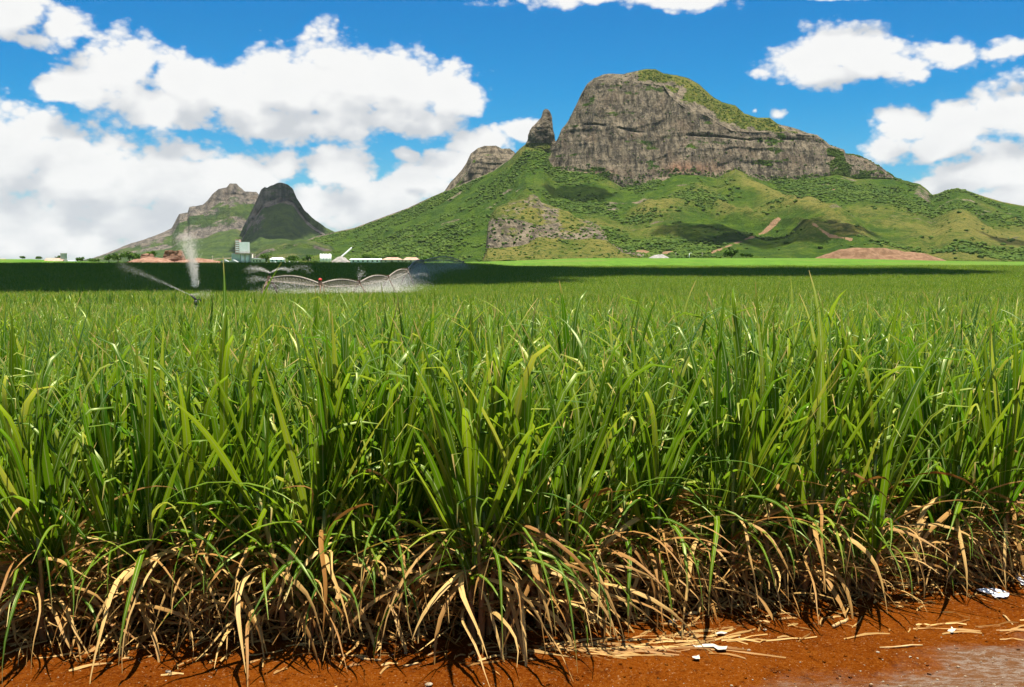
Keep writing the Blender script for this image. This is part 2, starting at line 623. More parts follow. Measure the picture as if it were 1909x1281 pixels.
# ------------------------------------------------------------------ mountains
def hill_material(name, rockc, rockd, grass_a, grass_b, dark, scale=1.0):
    m, k, out = material(name)
    geo = k.new('ShaderNodeNewGeometry')
    pos = geo.outputs['Position']
    rock = k.attr('rock')
    dry = k.attr('dry')
    red = k.attr('red')
    s = scale
    streak = k.noise(k.vmath('MULTIPLY', pos, (1, 1, 0.13)), 0.085 * s, 6, 0.68)
    strata = k.noise(k.vmath('MULTIPLY', pos, (0.06, 0.06, 1)), 0.055 * s, 5, 0.6)
    blot = k.noise(pos, 0.022 * s, 5, 0.6)
    fine = k.noise(pos, 0.20 * s, 5, 0.7)
    rc = k.mix(k.smooth(streak, 0.38, 0.60), rockd, rockc)
    rc = k.mix(k.math('MULTIPLY', k.smooth(k.noise(k.vmath('MULTIPLY', pos, (1, 1, 0.8)), 0.045 * s, 6, 0.72), 0.54, 0.62), 0.7), rc, rockd)
    rc = k.mix(k.math('MULTIPLY', k.smooth(strata, 0.50, 0.38), 0.25), rc, rockd)
    rc = k.mix(k.math('MULTIPLY', k.smooth(fine, 0.56, 0.70), 0.7), rc, (0.264, 0.222, 0.174, 1))
    rc = k.mix(k.math('MULTIPLY', k.smooth(blot, 0.5, 0.7), 0.5), rc, (0.144, 0.102, 0.066, 1))
    rc = k.mix(k.math('MULTIPLY', red, k.smooth(streak, 0.3, 0.55)), rc, (0.252, 0.12, 0.066, 1))
    gc = k.mix(k.smooth(k.noise(pos, 0.03 * s, 5, 0.65), 0.38, 0.62), grass_a, dark)
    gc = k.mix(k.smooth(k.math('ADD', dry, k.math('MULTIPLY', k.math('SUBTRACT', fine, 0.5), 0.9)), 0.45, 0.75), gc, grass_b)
    gc = k.mix(k.math('MULTIPLY', k.smooth(k.noise(pos, 0.10 * s, 6, 0.75), 0.48, 0.62), 0.85), gc, dark)
    bare = k.attr('bare')
    gc = k.mix(k.smooth(k.math('ADD', bare, k.math('MULTIPLY', k.math('SUBTRACT', fine, 0.5), 0.8)), 0.45, 0.6), gc, (0.216, 0.132, 0.072, 1))
    rk = k.smooth(k.math('ADD', rock, k.math('MULTIPLY', k.math('SUBTRACT', k.noise(k.vmath('MULTIPLY', pos, (0.6, 0.6, 1.3)), 0.075 * s, 5, 0.7), 0.5), 1.1)), 0.42, 0.58)
    c = k.mix(rk, gc, rc)
    h = k.math('ADD', k.math('MULTIPLY', streak, 0.8), k.math('ADD', k.math('MULTIPLY', fine, 0.6), k.math('MULTIPLY', strata, 0.7)))
    principled(k, out, c, 0.95, 0.05, k.bump(h, 0.9, 9.0 / s))
    return m


M_HILL = hill_material('hillside', (0.1867, 0.1507, 0.09946, 1), (0.05304, 0.04493, 0.03215, 1), (0.05181, 0.08453, 0.006545, 1), (0.1309, 0.1173, 0.02727, 1), (0.02181, 0.048, 0.005454, 1))
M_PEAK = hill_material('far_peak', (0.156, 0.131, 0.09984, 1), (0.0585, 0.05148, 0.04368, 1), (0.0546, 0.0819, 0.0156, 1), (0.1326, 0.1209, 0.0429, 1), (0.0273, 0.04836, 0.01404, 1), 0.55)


def ipl(pts):
    p = np.array(pts, float)
    return lambda u: np.interp(u, p[:, 0], p[:, 1])


def pt(px, py, Y):
    """vector version of P: arrays in, arrays (x, z) out"""
    dxx = (px - CX) / F
    dyy = -(py - CY) / F
    dn = cos(PITCH) + dyy * sin(PITCH)
    return dxx / dn * Y, EYE + (-sin(PITCH) + dyy * cos(PITCH)) / dn * Y


# --- the massif -------------------------------------------------------------
ridge_pts = [(200, 489), (330, 487), (430, 480), (500, 470), (560, 453), (590, 441), (622, 433), (660, 425), (700, 410), (760, 388), (800, 369), (828, 357), (862, 343), (894, 329), (919, 318),
             (940, 303), (953, 294), (969, 277), (981, 268), (1000, 271), (1020, 272), (1036, 264), (1040, 258), (1047, 241), (1059, 226), (1068, 208),
             (1075, 194), (1084, 174), (1094, 157), (1108, 146), (1122, 140), (1134, 137), (1162, 138), (1187, 132), (1206, 128), (1222, 129), (1237, 137), (1262, 140),
             (1284, 146), (1303, 157), (1331, 182), (1347, 191), (1371, 196), (1388, 212), (1412, 219), (1435, 220), (1450, 231), (1485, 240), (1505, 248),
             (1523, 251), (1547, 270), (1573, 279), (1577, 287), (1592, 289), (1609, 295), (1640, 310), (1652, 319), (1669, 331), (1688, 338), (1716, 345),
             (1730, 355), (1738, 364), (1747, 362), (1764, 355), (1785, 351), (1802, 355), (1837, 367), (1871, 377), (1909, 384), (2000, 402), (2150, 440), (2350, 472), (2600, 486)]
ctop_pts = [(1036, 264), (1094, 159), (1108, 150), (1150, 148), (1200, 156), (1237, 160), (1250, 180), (1270, 197), (1287, 206), (1319, 217), (1340, 231), (1364, 244),
            (1405, 247), (1443, 247), (1492, 251), (1520, 254), (1547, 274), (1573, 283), (1600, 294), (1640, 313), (1669, 333)]
cbase_pts = [(1000, 272), (1012, 290), (1025, 314), (1066, 321), (1106, 322), (1144, 340), (1162, 350), (1187, 349), (1222, 334), (1250, 329), (1300, 326), (1336, 333),
             (1371, 321), (1398, 331), (1430, 338), (1471, 336), (1526, 331), (1561, 325), (1595, 334), (1630, 333), (1669, 334), (1700, 345)]
cols = np.concatenate([np.linspace(200, 620, 110)[:-1], np.linspace(620, 1030, 230)[:-1], np.linspace(1030, 1700, 560)[:-1], np.linspace(1700, 1960, 170)[:-1], np.linspace(1960, 2600, 90)])
nc = len(cols)
pr = ipl(ridge_pts)(cols)
jit = 0.8 * fbm(cols / 9, cols * 0, oct=3, seed=2) * sstep(cols, 1030, 1050) * (1 - sstep(cols, 1720, 1760))
pr = pr + jit
incl = sstep(cols, 1000, 1045) * (1 - sstep(cols, 1660, 1690))
pct = np.where(incl > 0, np.maximum(ipl(ctop_pts)(cols), pr + 2), pr + 2)
pcb = np.where(incl > 0, np.maximum(ipl(cbase_pts)(cols), pct + 1.5), pct + 3)
pcb = pr + 3 + (pcb - pr - 3) * np.clip(incl * 1.2, 0, 1)
pct = pr + 2 + (pct - pr - 2) * np.clip(incl * 1.2, 0, 1)
Yr = np.interp(cols, [200, 600, 900, 1040, 1300, 1700, 2000, 2600], [3300, 3100, 2750, 2640, 2640, 2640, 2500, 2300])
hpx = (pcb - pct) / F * Yr                     # cliff height, m
Yt = Yr - 12 - (pct - pr) / F * Yr * 1.15
Yb = Yt - 8 - hpx * 0.42
xr, zr = pt(cols, pr, Yr)
xt, zt = pt(cols, pct, Yt)
xb, zb = pt(cols, pcb, Yb)
Yf = np.interp(cols, [200, 600, 900, 1100, 1300, 1600, 1909, 2600], [2300, 2100, 1750, 1620, 1560, 1500, 1400, 1200])
Yf = np.minimum(Yf, Yb - 350)
zf = zg(xb / Yb * Yf, Yf) - 3
rows, seg, tt = [], [], []
NA, NCL, NT_, NB = 150, 100, 34, 16
for i in range(NA):                             # apron, from the foot up
    t = i / NA
    Yv = Yf + (Yb - Yf) * t
    zv = zf + (zb - zf) * (0.45 * t + 0.55 * t ** 2.0)
    rows.append(np.stack([xb / Yb * Yv, Yv, zv], -1)); seg.append(0); tt.append(t)
for i in range(NCL):
    t = i / NCL
    Yv = Yb + (Yt - Yb) * t
    rows.append(np.stack([xb + (xt - xb) * t, Yv, zb + (zt - zb) * t], -1)); seg.append(1); tt.append(t)
for i in range(NT_):
    t = i / NT_
    e = sin(t * pi / 2)
    rows.append(np.stack([xt + (xr - xt) * t, Yt + (Yr - Yt) * t, zt + (zr - zt) * (0.7 * t + 0.3 * e)], -1)); seg.append(2); tt.append(t)
for i in range(NB + 1):
    t = i / NB
    rows.append(np.stack([xr * (1 + 0.1 * t), Yr + t * 700, zr + (2 - zr) * (0.5 * t + 0.5 * t * t)], -1)); seg.append(3); tt.append(t)
V = np.stack(rows, 1)                           # (nc, nrow, 3)
seg = np.array(seg)[None, :] + np.zeros((nc, 1))
tt = np.array(tt)[None, :] + np.zeros((nc, 1))
CP = cols[:, None] + np.zeros_like(tt)
X, Y, Z = V[..., 0].copy(), V[..., 1].copy(), V[..., 2].copy()
ap, cl, tp = seg == 0, seg == 1, seg == 2
hgt = (zb - zf)[:, None]
env = np.where(ap, np.sin(pi * np.clip(tt, 0, 1) ** 0.85) ** 0.8, 0)
gul = fbm(X / 170 + 0.4 * vnoise(X / 300, Y / 300, seed=4), Y / 620, oct=4, seed=31, ridged=True)
dz = env * np.minimum(hgt, 190) * (0.15 * gul + 0.07 * fbm(X / 90, Y / 90, oct=5, seed=33))
# the sunlit spur that leaves the cliff base at 1371,321 and runs down to the right
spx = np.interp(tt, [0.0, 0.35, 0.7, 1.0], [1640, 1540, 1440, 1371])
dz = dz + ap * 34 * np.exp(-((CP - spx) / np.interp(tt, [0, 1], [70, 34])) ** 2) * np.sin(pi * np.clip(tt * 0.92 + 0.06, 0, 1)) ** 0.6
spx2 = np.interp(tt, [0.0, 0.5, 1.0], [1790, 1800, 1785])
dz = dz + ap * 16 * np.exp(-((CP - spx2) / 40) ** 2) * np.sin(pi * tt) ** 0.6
Z = Z + dz
# cliff: flutes, buttresses and ledges, pushed out of the face
wcl = np.where(cl, np.sin(pi * tt) ** 0.35, np.where(tp, 0.55 * np.sin(pi * np.clip(tt, 0, 1)), 0)) * incl[:, None]
flute = fbm(X / 21, Z / 190, oct=5, seed=41, ridged=True, gain=0.62)
butt = fbm(X / 120, Z / 400, oct=3, seed=45)
ledge_z = Z + 26 * vnoise(X / 130, Z / 200, seed=47) + 6 * vnoise(X / 30, Z / 60, seed=48) - 0.05 * X
saw = (ledge_z / 34.0) % 1.0
ledge = np.where(saw < 0.82, saw / 0.82, (1 - saw) / 0.18)
saw2 = (ledge_z / 11.0 + 0.3) % 1.0
ledge2 = np.where(saw2 < 0.75, saw2 / 0.75, (1 - saw2) / 0.25)
Y = Y - wcl * (9 * flute + 16 * butt + 5.5 * fbm(X / 12, Z / 30, oct=3, seed=49)) + wcl * (2.0 * ledge + 0.3 * ledge2) * (0.4 + 0.9 * sstep(vnoise(X / 70, Z / 60, seed=52), -0.3, 0.5))
# the dark horizontal overhang line
ol = np.interp(CP, [1040, 1110, 1180, 1260, 1400], [236, 234, 243, 250, 262])
pyv = CY - F * np.tan(np.arctan2(Z - EYE, Y) + PITCH)
Y = Y + wcl * 7 * np.exp(-((pyv - ol - 3 * vnoise(X / 60, X * 0, seed=53)) / 1.8) ** 2) * sstep(vnoise(X / 38, X * 0, seed=54), -0.45, 0.3)
top_n = fbm(X / 60, Y / 60, oct=4, seed=51)
Z = Z + np.where(tp, 5.0 * top_n * np.sin(pi * tt), 0)
V = np.stack([X, Y, Z], -1)
me = grid_mesh('mountain', V, False)
nz = fbm(X / 55, Z / 26, oct=4, seed=61)
rock = np.where(cl, 0.95 * np.clip(incl[:, None] * 1.4, 0, 1), 0)
rock = np.where(tp, incl[:, None] * (0.34 + 0.55 * sstep(nz, 0.0, 0.35) + 0.45 * (1 - sstep(tt, 0.0, 0.25))), rock)
# top left of the summit is bare rock; the right shoulder is mixed ledges and grass
rock = np.where(tp & (CP < 1190), np.maximum(rock, 0.62), rock)
green_top = np.exp(-((CP - 1310) / 75) ** 2) * tp
rock = rock - 0.5 * green_top * sstep(tt, 0.15, 0.4) * (1 - 0.8 * sstep(fbm(X / 34, Y / 30, oct=4, seed=56), 0.05, 0.35))
rock = rock - np.where(tp & (CP > 1380), 0.22, 0)
rock = rock + np.where(tp & (CP > 1400), 0.42 * sstep(fbm(X / 60, Z / 16, oct=3, seed=57), -0.1, 0.3), 0)
rock = np.where(cl, rock - 0.44 * sstep(fbm(X / 45, Z / 12, oct=4, seed=58), 0.12, 0.4), rock)
rock = np.where(cl, rock - 0.45 * (1 - sstep(tt, 0.02, 0.16)) * sstep(fbm(X / 30, Z / 40, oct=3, seed=59), -0.2, 0.3), rock)
rock = np.where(cl & (CP > 1330), rock - 0.50 * sstep(nz, 0.05, 0.4) * sstep(CP, 1330, 1450), rock)
rock = np.where(ap, 0.30 * sstep(tt, 0.97, 1.0) * incl[:, None] + 0.55 * sstep(fbm(X / 70, Y / 40, oct=4, seed=65), 0.40, 0.55) * (tt > 0.25), rock)
ridge_rock = np.exp(-((CP - 1720) / 30) ** 2) * (tt > 0.86) * ap
rock = np.maximum(rock, 0.55 * ridge_rock)
dry = 0.38 + 0.36 * fbm(X / 190, Y / 190, oct=4, seed=67) + 0.26 * gul * ap + np.where(tp, 0.26, 0)
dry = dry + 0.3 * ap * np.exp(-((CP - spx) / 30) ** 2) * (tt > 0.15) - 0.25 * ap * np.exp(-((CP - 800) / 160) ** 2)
red = 0.95 * np.exp(-((CP - 1285) / 48) ** 2 - ((pyv - 312) / 13) ** 2) + 0.4 * np.exp(-((CP - 1110) / 40) ** 2 - ((pyv - 322) / 8) ** 2)
red = red * (0.6 + 0.8 * fbm(X / 40, Z / 40, oct=3, seed=71))
bare = np.zeros_like(X)
for (bx0, by0, bx1, by1, w_) in ((1330, 470, 1430, 432, 3.5), (1430, 432, 1452, 408, 6), (1510, 412, 1550, 440, 3.5), (1550, 440, 1590, 447, 4), (1190, 470, 1260, 472, 5), (1540, 345, 1555, 352, 5)):
    ax, ay = bx1 - bx0, by1 - by0
    t_ = np.clip(((CP - bx0) * ax + (pyv - by0) * ay) / (ax * ax + ay * ay), 0, 1)
    dd = np.hypot(CP - bx0 - t_ * ax, pyv - by0 - t_ * ay)
    bare = np.maximum(bare, np.exp(-(dd / w_) ** 2))
bare = bare * ap * np.clip(0.75 + 0.9 * fbm(X / 22, Y / 30, oct=4, seed=73), 0, 1.1)
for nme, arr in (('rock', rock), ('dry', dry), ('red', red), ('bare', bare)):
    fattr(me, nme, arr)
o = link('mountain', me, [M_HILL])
tag(o, 'huge grey cliffed mountain with grassy top and green lower slopes', 'mountain', kind='structure')
V_ALL, ROCK_ALL, TT_ALL, SEG_ALL = V, rock, tt, seg
APRON = V[:, :NA][:, 3:]
APR_ROCK = rock[:, 3:NA]
APR_DRY = dry[:, 3:NA]
APR_BARE = bare[:, 3:NA]


def loft(name, label, m, cols, prof, seed, rock_amp=6.0, flute_s=18.0, foot_z=0.0, back=300.0, drybias=0.35):
    """a hill from its outline and inner lines: prof = list of (py array, Y array, rock 0..1, rows) from the foot up to the ridge"""
    rows, rk, am = [], [], []
    for a in range(len(prof) - 1):
        (p0, y0, r0, n), (p1, y1, r1, _) = prof[a], prof[a + 1]
        x0, z0 = pt(cols, p0, y0)
        x1, z1 = pt(cols, p1, y1)
        for i in range(n):
            t = i / n
            rows.append(np.stack([x0 + (x1 - x0) * t, y0 + (y1 - y0) * t, z0 + (z1 - z0) * t], -1))
            rk.append(np.full(len(cols), r0 + 0 * t))
            am.append(1.0 if a < len(prof) - 2 else 1 - t)
    p1, y1, r1, _ = prof[-1]
    x1, z1 = pt(cols, p1, y1)
    for i in range(11):
        t = i / 10
        rows.append(np.stack([x1 * (1 + 0.02 * t), y1 + back * t, z1 + (foot_z - z1) * t ** 1.3], -1))
        rk.append(np.full(len(cols), r1))
        am.append(0.0 if i == 0 else 0.4)
    V = np.stack(rows, 1)
    RK = np.stack(rk, 1)
    AM = np.array(am)[None, :]
    edge = np.minimum(sstep(cols, cols[0], cols[0] + 8), 1 - sstep(cols, cols[-1] - 8, cols[-1]))[:, None]
    X, Y, Z = V[..., 0], V[..., 1], V[..., 2]
    s = flute_s
    fl = fbm(X / s, Z / (s * 4), oct=4, seed=seed, ridged=True)
    fl2 = fbm(X / (s * 4), Z / (s * 5), Y / (s * 6), oct=4, seed=seed + 7)
    lz = Z + 0.6 * s * vnoise(X / (s * 3), Z / (s * 4), seed=seed + 3)
    sw = (lz / (s * 0.9)) % 1.0
    led = np.where(sw < 0.8, sw / 0.8, (1 - sw) / 0.2)
    Yn = Y - edge * AM * (rock_amp * (0.8 * fl * RK + 2.2 * fl2) - rock_amp * 0.3 * led * RK)
    Zn = Z + edge * AM * rock_amp * 0.7 * fbm(X / (s * 2.5), Y / (s * 2.5), oct=4, seed=seed + 9) * (1 - RK)
    V = np.stack([X, Yn, Zn], -1)
    me = grid_mesh(name, V, False)
    nz = fbm(X / (s * 2.2), Z / (s * 1.2), oct=4, seed=seed + 13)
    fattr(me, 'rock', np.clip(RK * 0.95 + 0.45 * nz * (RK > 0.15), 0, 1))
    fattr(me, 'dry', drybias + 0.35 * fbm(X / (s * 5), Y / (s * 5), oct=4, seed=seed + 17))
    fattr(me, 'red', np.zeros(X.size))
    fattr(me, 'bare', np.zeros(X.size))
    o = link(name, me, [m])
    tag(o, label, 'hill' if 'hill' in name else 'mountain', kind='structure')
    return o, V


# --- rock shoulder left of the pinnacle -------------------------------------
c_ = np.linspace(822, 985, 150)
top = ipl([(822, 364), (828, 357), (841, 338), (853, 326), (862, 315), (869, 305), (874, 294), (878, 286), (891, 276), (903, 272), (925, 272), (934, 277), (950, 277), (959, 283), (970, 300), (985, 330)])(c_)
top = top + 0.7 * fbm(c_ / 7, c_ * 0, oct=3, seed=81)
loft('rock_shoulder', 'blocky grey rock shoulder rising behind the green slope left of the pinnacle', M_HILL, c_,
     [(np.maximum(top + 60, 372), np.full_like(c_, 2840.), 0.9, 40), (top + 22, np.full_like(c_, 2868.), 0.62, 6), (top + 15, np.full_like(c_, 2885.), 0.95, 24), (top, np.full_like(c_, 2905.), 0.5, 1)], 83, 6.0, 16)

# --- the pinnacle: a full rock tower ----------------------------------------
lft = ipl([(203, 1017), (206, 1013.5), (210, 1012), (219, 1009), (230, 1000), (238, 991), (244, 987), (263, 983), (285, 976), (310, 966)])
rgt = ipl([(203, 1020), (206, 1024), (210, 1026), (229, 1030), (247, 1031.5), (260, 1034), (285, 1040), (310, 1050)])
NA_, NZ_ = 90, 90
V = np.zeros((NA_ + 1, NZ_ + 1, 3))
YP = 2655.0
for j in range(NZ_ + 1):
    py = 310 - (310 - 203.2) * j / NZ_
    l, r_ = lft(py), rgt(py)
    xc, zc = P((l + r_) / 2, py, YP)[[0, 2]]
    hw = (r_ - l) / 2 / F * YP
    for i in range(NA_ + 1):
        a = 2 * pi * i / NA_
        V[i, j] = (xc + hw * cos(a), YP + min(hw, 26) * 0.9 * sin(a), zc)
ang = np.linspace(0, 2 * pi, NA_ + 1)[:, None] + np.zeros((1, NZ_ + 1))
nn = fbm(np.cos(ang) * 1.6, np.sin(ang) * 1.6, V[..., 2] / 22, oct=5, seed=91)
rr = 1 + 0.34 * nn * np.clip((V[..., 2].max() - V[..., 2]) / 20, 0.05, 1)
xc = V[..., 0].mean(0)[None, :]
V[..., 0] = xc + (V[..., 0] - xc) * (1 + 0.45 * (rr - 1))
V[..., 1] = YP + (V[..., 1] - YP) * rr
V[..., 0] += 1.6 * fbm(V[..., 0] / 9, V[..., 1] / 9, V[..., 2] / 14, oct=3, seed=95)
sw = ((V[..., 2] + 14 * nn) / 19) % 1.0
V[..., 1] = V[..., 1] + np.where(np.sin(ang) < 0, 1.0 * sw * (nn > -0.1), 0)
me = grid_mesh('rock_pinnacle', V, False, True)
fattr(me, 'rock', np.where(V[..., 2] < P(1010, 268, YP)[2], 0.35, 0.9 + 0.1 * nn))
fattr(me, 'dry', np.full(V[..., 0].size, 0.6))
fattr(me, 'red', np.zeros(V[..., 0].size))
fattr(me, 'bare', np.zeros(V[..., 0].size))
o = link('rock_pinnacle', me, [M_HILL])
tag(o, 'thin grey rock pinnacle standing beside the left end of the cliff', 'rock pinnacle', kind='structure')

# --- the small rocky hill in front ------------------------------------------
c_ = np.linspace(900, 1262, 300)
top = ipl([(900, 482), (905, 470), (907.5, 440), (909.5, 418), (917, 398), (925, 387), (941, 380), (956, 371), (966, 369), (984, 369), (987, 364), (994, 362), (1003, 367), (1009, 377), (1031, 385),
           (1059, 394), (1075, 406), (1100, 413), (1119, 422), (1128, 434), (1133, 448), (1160, 463), (1200, 474), (1262, 487)])(c_)
top = top + 0.6 * fbm(c_ / 8, c_ * 0, oct=3, seed=101)
c1 = np.maximum(ipl([(900, 484), (909, 425), (925, 406), (960, 408), (985, 414), (1003, 420), (1050, 424), (1100, 424), (1128, 437), (1160, 466), (1262, 488)])(c_), top + 1)
c2 = np.maximum(ipl([(900, 486), (909, 462), (950, 461), (985, 455), (1003, 443), (1050, 447), (1100, 444), (1131, 449), (1160, 470), (1262, 489)])(c_), c1 + 1)
ft = np.maximum(np.full_like(c_, 487.0), c2 + 1)
_, HV = loft('rocky_hill', 'small tan rocky hill with steep left side in front of the mountain', M_HILL, c_,
             [(ft, np.full_like(c_, 1500.), 0.0, 40), (c2, np.full_like(c_, 1650.), 0.66, 46), (c1, np.full_like(c_, 1692.), 0.46, 46), (top, np.full_like(c_, 1790.), 0.5, 1)], 103, 6.5, 14, drybias=0.6)

# --- the two far peaks on the left ------------------------------------------
c_ = np.linspace(90, 540, 330)
top = ipl([(90, 489.5), (130, 487), (170, 482), (200, 472), (240, 455), (270, 446), (300, 435), (320, 425), (327, 412), (334, 399), (350, 396), (353, 386), (378, 382), (387, 374), (396, 362), (407, 353),
           (423, 349), (428, 342), (441, 342), (446, 348), (457, 357), (478, 358), (485, 366), (510, 400), (540, 450)])(c_)
top = top + 0.5 * fbm(c_ / 6, c_ * 0, oct=3, seed=111)
e_ = sstep(c_, 300, 340)
h_ = 489 - top
p3 = top + 0.17 * h_
p2 = top + 0.42 * h_
p1 = top + 0.58 * h_
loft('far_peak', 'broad grey ridged peak, left one of the far pair', M_PEAK, c_,
     [(np.full_like(c_, 490.0), np.full_like(c_, 4300.), 0.12, 50), (p1, np.full_like(c_, 5060.), 0.66, 26), (p2, np.full_like(c_, 5130.), 0.42, 22), (p3, np.full_like(c_, 5220.), 0.9, 26), (top, np.full_like(c_, 5280.), 0.6, 1)], 113, 17.0, 40, drybias=0.38)
c_ = np.linspace(420, 660, 220)
top = ipl([(420, 486), (428, 478), (440, 452), (455, 420), (470, 391), (480, 370), (487, 353), (493, 348), (498, 350), (514, 342), (524, 340), (537, 344), (546, 353), (553, 369), (567, 391), (585, 408),
           (606, 423), (622, 432), (640, 445), (660, 462)])(c_) + 1.3 * fbm(c_ / 7, c_ * 0, oct=3, seed=121)
h_ = 489 - top
loft('far_peak', 'dark steep domed peak in shade, right one of the far pair', M_PEAK, c_,
     [(np.full_like(c_, 490.5), np.full_like(c_, 4050.), 0.0, 44), (top + 0.60 * h_, np.full_like(c_, 4600.), 0.22, 34), (top + 0.26 * h_, np.full_like(c_, 4790.), 0.95, 34), (top + 0.20 * h_, np.full_like(c_, 4840.), 0.4, 10), (top, np.full_like(c_, 4880.), 0.5, 1)], 123, 44.0, 62, drybias=0.3)

# --- low wooded rise between the far peaks and the massif --------------------
c_ = np.linspace(440, 640, 110)
top = ipl([(440, 489), (470, 472), (500, 456), (530, 450), (560, 447), (590, 450), (615, 458), (640, 476)])(c_) + 1.2 * fbm(c_ / 9, c_ * 0, oct=3, seed=131)
loft('low_hill', 'low wooded hill with a pale rock band between the far peaks and the mountain', M_PEAK, c_,
     [(np.full_like(c_, 490.0), np.full_like(c_, 2300.), 0.0, 30), (top + 14, np.full_like(c_, 2480.), 0.5, 8), (top + 8, np.full_like(c_, 2490.), 0.0, 16), (top, np.full_like(c_, 2580.), 0.0, 1)], 133, 4.0, 14, drybias=0.45)

# ------------------------------------------------------------------ instancing on points (stuff only)
PROTOS = bpy.data.collections.new('prototypes')     # never linked to the scene


def scatter(name, pts, rot, scl, idx, protos, label, cat):
    col = bpy.data.collections.new(name + '_sources')
    for p_ in protos:
        col.objects.link(p_)
    me = bpy.data.meshes.new(name)
    me.vertices.add(len(pts))
    me.vertices.foreach_set('co', np.asarray(pts, np.float32).reshape(-1))
    a = me.attributes.new('rot', 'FLOAT_VECTOR', 'POINT')
    a.data.foreach_set('vector', np.asarray(rot, np.float32).reshape(-1))
    a = me.attributes.new('scl', 'FLOAT_VECTOR', 'POINT')
    a.data.foreach_set('vector', np.asarray(scl, np.float32).reshape(-1))
    a = me.attributes.new('idx', 'INT', 'POINT')
    a.data.foreach_set('value', np.asarray(idx, np.int32))
    o = link(name, me)
    g = bpy.data.node_groups.new(name + '_nodes', 'GeometryNodeTree')
    g.interface.new_socket('Geometry', in_out='INPUT', socket_type='NodeSocketGeometry')
    g.interface.new_socket('Geometry', in_out='OUTPUT', socket_type='NodeSocketGeometry')
    n, l = g.nodes, g.links
    gi, go = n.new('NodeGroupInput'), n.new('NodeGroupOutput')
    m2p = n.new('GeometryNodeMeshToPoints')
    ci = n.new('GeometryNodeCollectionInfo')
    ci.inputs['Collection'].default_value = col
    ci.inputs['Separate Children'].default_value = True
    ci.inputs['Reset Children'].default_value = True
    ip = n.new('GeometryNodeInstanceOnPoints')
    ip.inputs['Pick Instance'].default_value = True

    def named(nm, ty):
        q = n.new('GeometryNodeInputNamedAttribute')
        q.data_type = ty
        q.inputs['Name'].default_value = nm
        return next(s for s in q.outputs if s.enabled and s.name == 'Attribute')
    e2r = n.new('FunctionNodeEulerToRotation')
    l.new(named('rot', 'FLOAT_VECTOR'), e2r.inputs[0])
    l.new(gi.outputs[0], m2p.inputs[0])
    l.new(m2p.outputs[0], ip.inputs['Points'])
    l.new(ci.outputs[0], ip.inputs['Instance'])
    l.new(named('idx', 'INT'), ip.inputs['Instance Index'])
    l.new(e2r.outputs[0], ip.inputs['Rotation'])
    l.new(named('scl', 'FLOAT_VECTOR'), ip.inputs['Scale'])
    l.new(ip.outputs[0], go.inputs[0])
    md = o.modifiers.new('scatter', 'NODES')
    md.node_group = g
    tag(o, label, cat, kind='stuff')
    return o


def proto(name, me):
    return bpy.data.objects.new(name, me)


# --- shrubs and trees on the slopes -----------------------------------------
def leaf_colour_material(name, a, b, trans=0.25, sc=0.3):
    m, k, out = material(name)
    geo = k.new('ShaderNodeNewGeometry')
    oi = k.new('ShaderNodeObjectInfo')
    c = k.mix(k.smooth(k.noise(geo.outputs['Position'], sc, 3), 0.35, 0.65), a, b)
    c = k.mix(oi.outputs['Random'], c, k.mix(0.5, c, b))
    d = principled(k, None, c, 0.8, 0.15)
    t = k.new('ShaderNodeBsdfTranslucent')
    k.put(t.inputs[0], c)
    mx = k.new('ShaderNodeMixShader')
    mx.inputs[0].default_value = trans
    k.l.new(d, mx.inputs[1])
    k.l.new(t.outputs[0], mx.inputs[2])
    k.l.new(mx.outputs[0], out.inputs[0])
    return m


M_SHRUB = leaf_colour_material('shrub_foliage', (0.02952, 0.06888, 0.00656, 1), (0.07872, 0.1246, 0.01181, 1), 0.3, 0.03)
M_TREE = leaf_colour_material('tree_foliage', (0.0328, 0.07872, 0.00984, 1), (0.07216, 0.1312, 0.01312, 1), 0.25, 0.5)


def shrub_mesh(seed):
    bm = bmesh.new()
    bmesh.ops.create_icosphere(bm, subdivisions=2, radius=1)
    v = np.array([q.co for q in bm.verts])
    d = 1 + 0.45 * fbm(v[:, 0] * 1.6 + seed, v[:, 1] * 1.6, v[:, 2] * 1.6, oct=3, seed=seed)
    for q, s in zip(bm.verts, d):
        q.co *= s
        q.co.z = max(q.co.z * 0.6 + 0.25, -0.35)
    me = bpy.data.meshes.new('shrub')
    bm.to_mesh(me)
    bm.free()
    me.materials.append(M_SHRUB)
    return me


shrub_protos = [proto('shrub', shrub_mesh(200 + i)) for i in range(4)]
nA = APRON.shape[0] * APRON.shape[1]
flat = APRON.reshape(-1, 3)
# cell area weights so that far-out columns do not get more shrubs
dcol = np.gradient(cols)[:, None] * np.ones((1, APRON.shape[1]))
wts = dcol.reshape(-1) * flat[:, 1] / 2000
cover = sstep(fbm(flat[:, 0] / 130, flat[:, 1] / 130, oct=4, seed=77) - 0.9 * (APR_DRY.reshape(-1) - 0.35), -0.25, 0.35)
cover = np.maximum(cover ** 2.4, 0.010) * (APR_ROCK.reshape(-1) < 0.5) * (APR_BARE.reshape(-1) < 0.35)
cover = cover * (1 - 0.5 * sstep(flat[:, 0] / flat[:, 1], -0.10, -0.16))
pw = wts * cover
pick = RNG.choice(nA, 34000, p=pw / pw.sum())
pts = flat[pick] + RNG.normal(0, 1.5, (34000, 3)) * [1, 1.5, 0]
big = RNG.random(34000) ** 2.5
sc_ = (1.5 + 3.0 * big)
scl = np.stack([sc_, sc_, sc_ * RNG.uniform(0.8, 1.25, 34000)], -1)
rot = np.stack([np.zeros(34000), np.zeros(34000), RNG.uniform(0, 6.28, 34000)], -1)
cf = V_ALL[:, NA:NA + NCL + NT_ - 4].reshape(-1, 3)
cr = ROCK_ALL[:, NA:NA + NCL + NT_ - 4].reshape(-1)
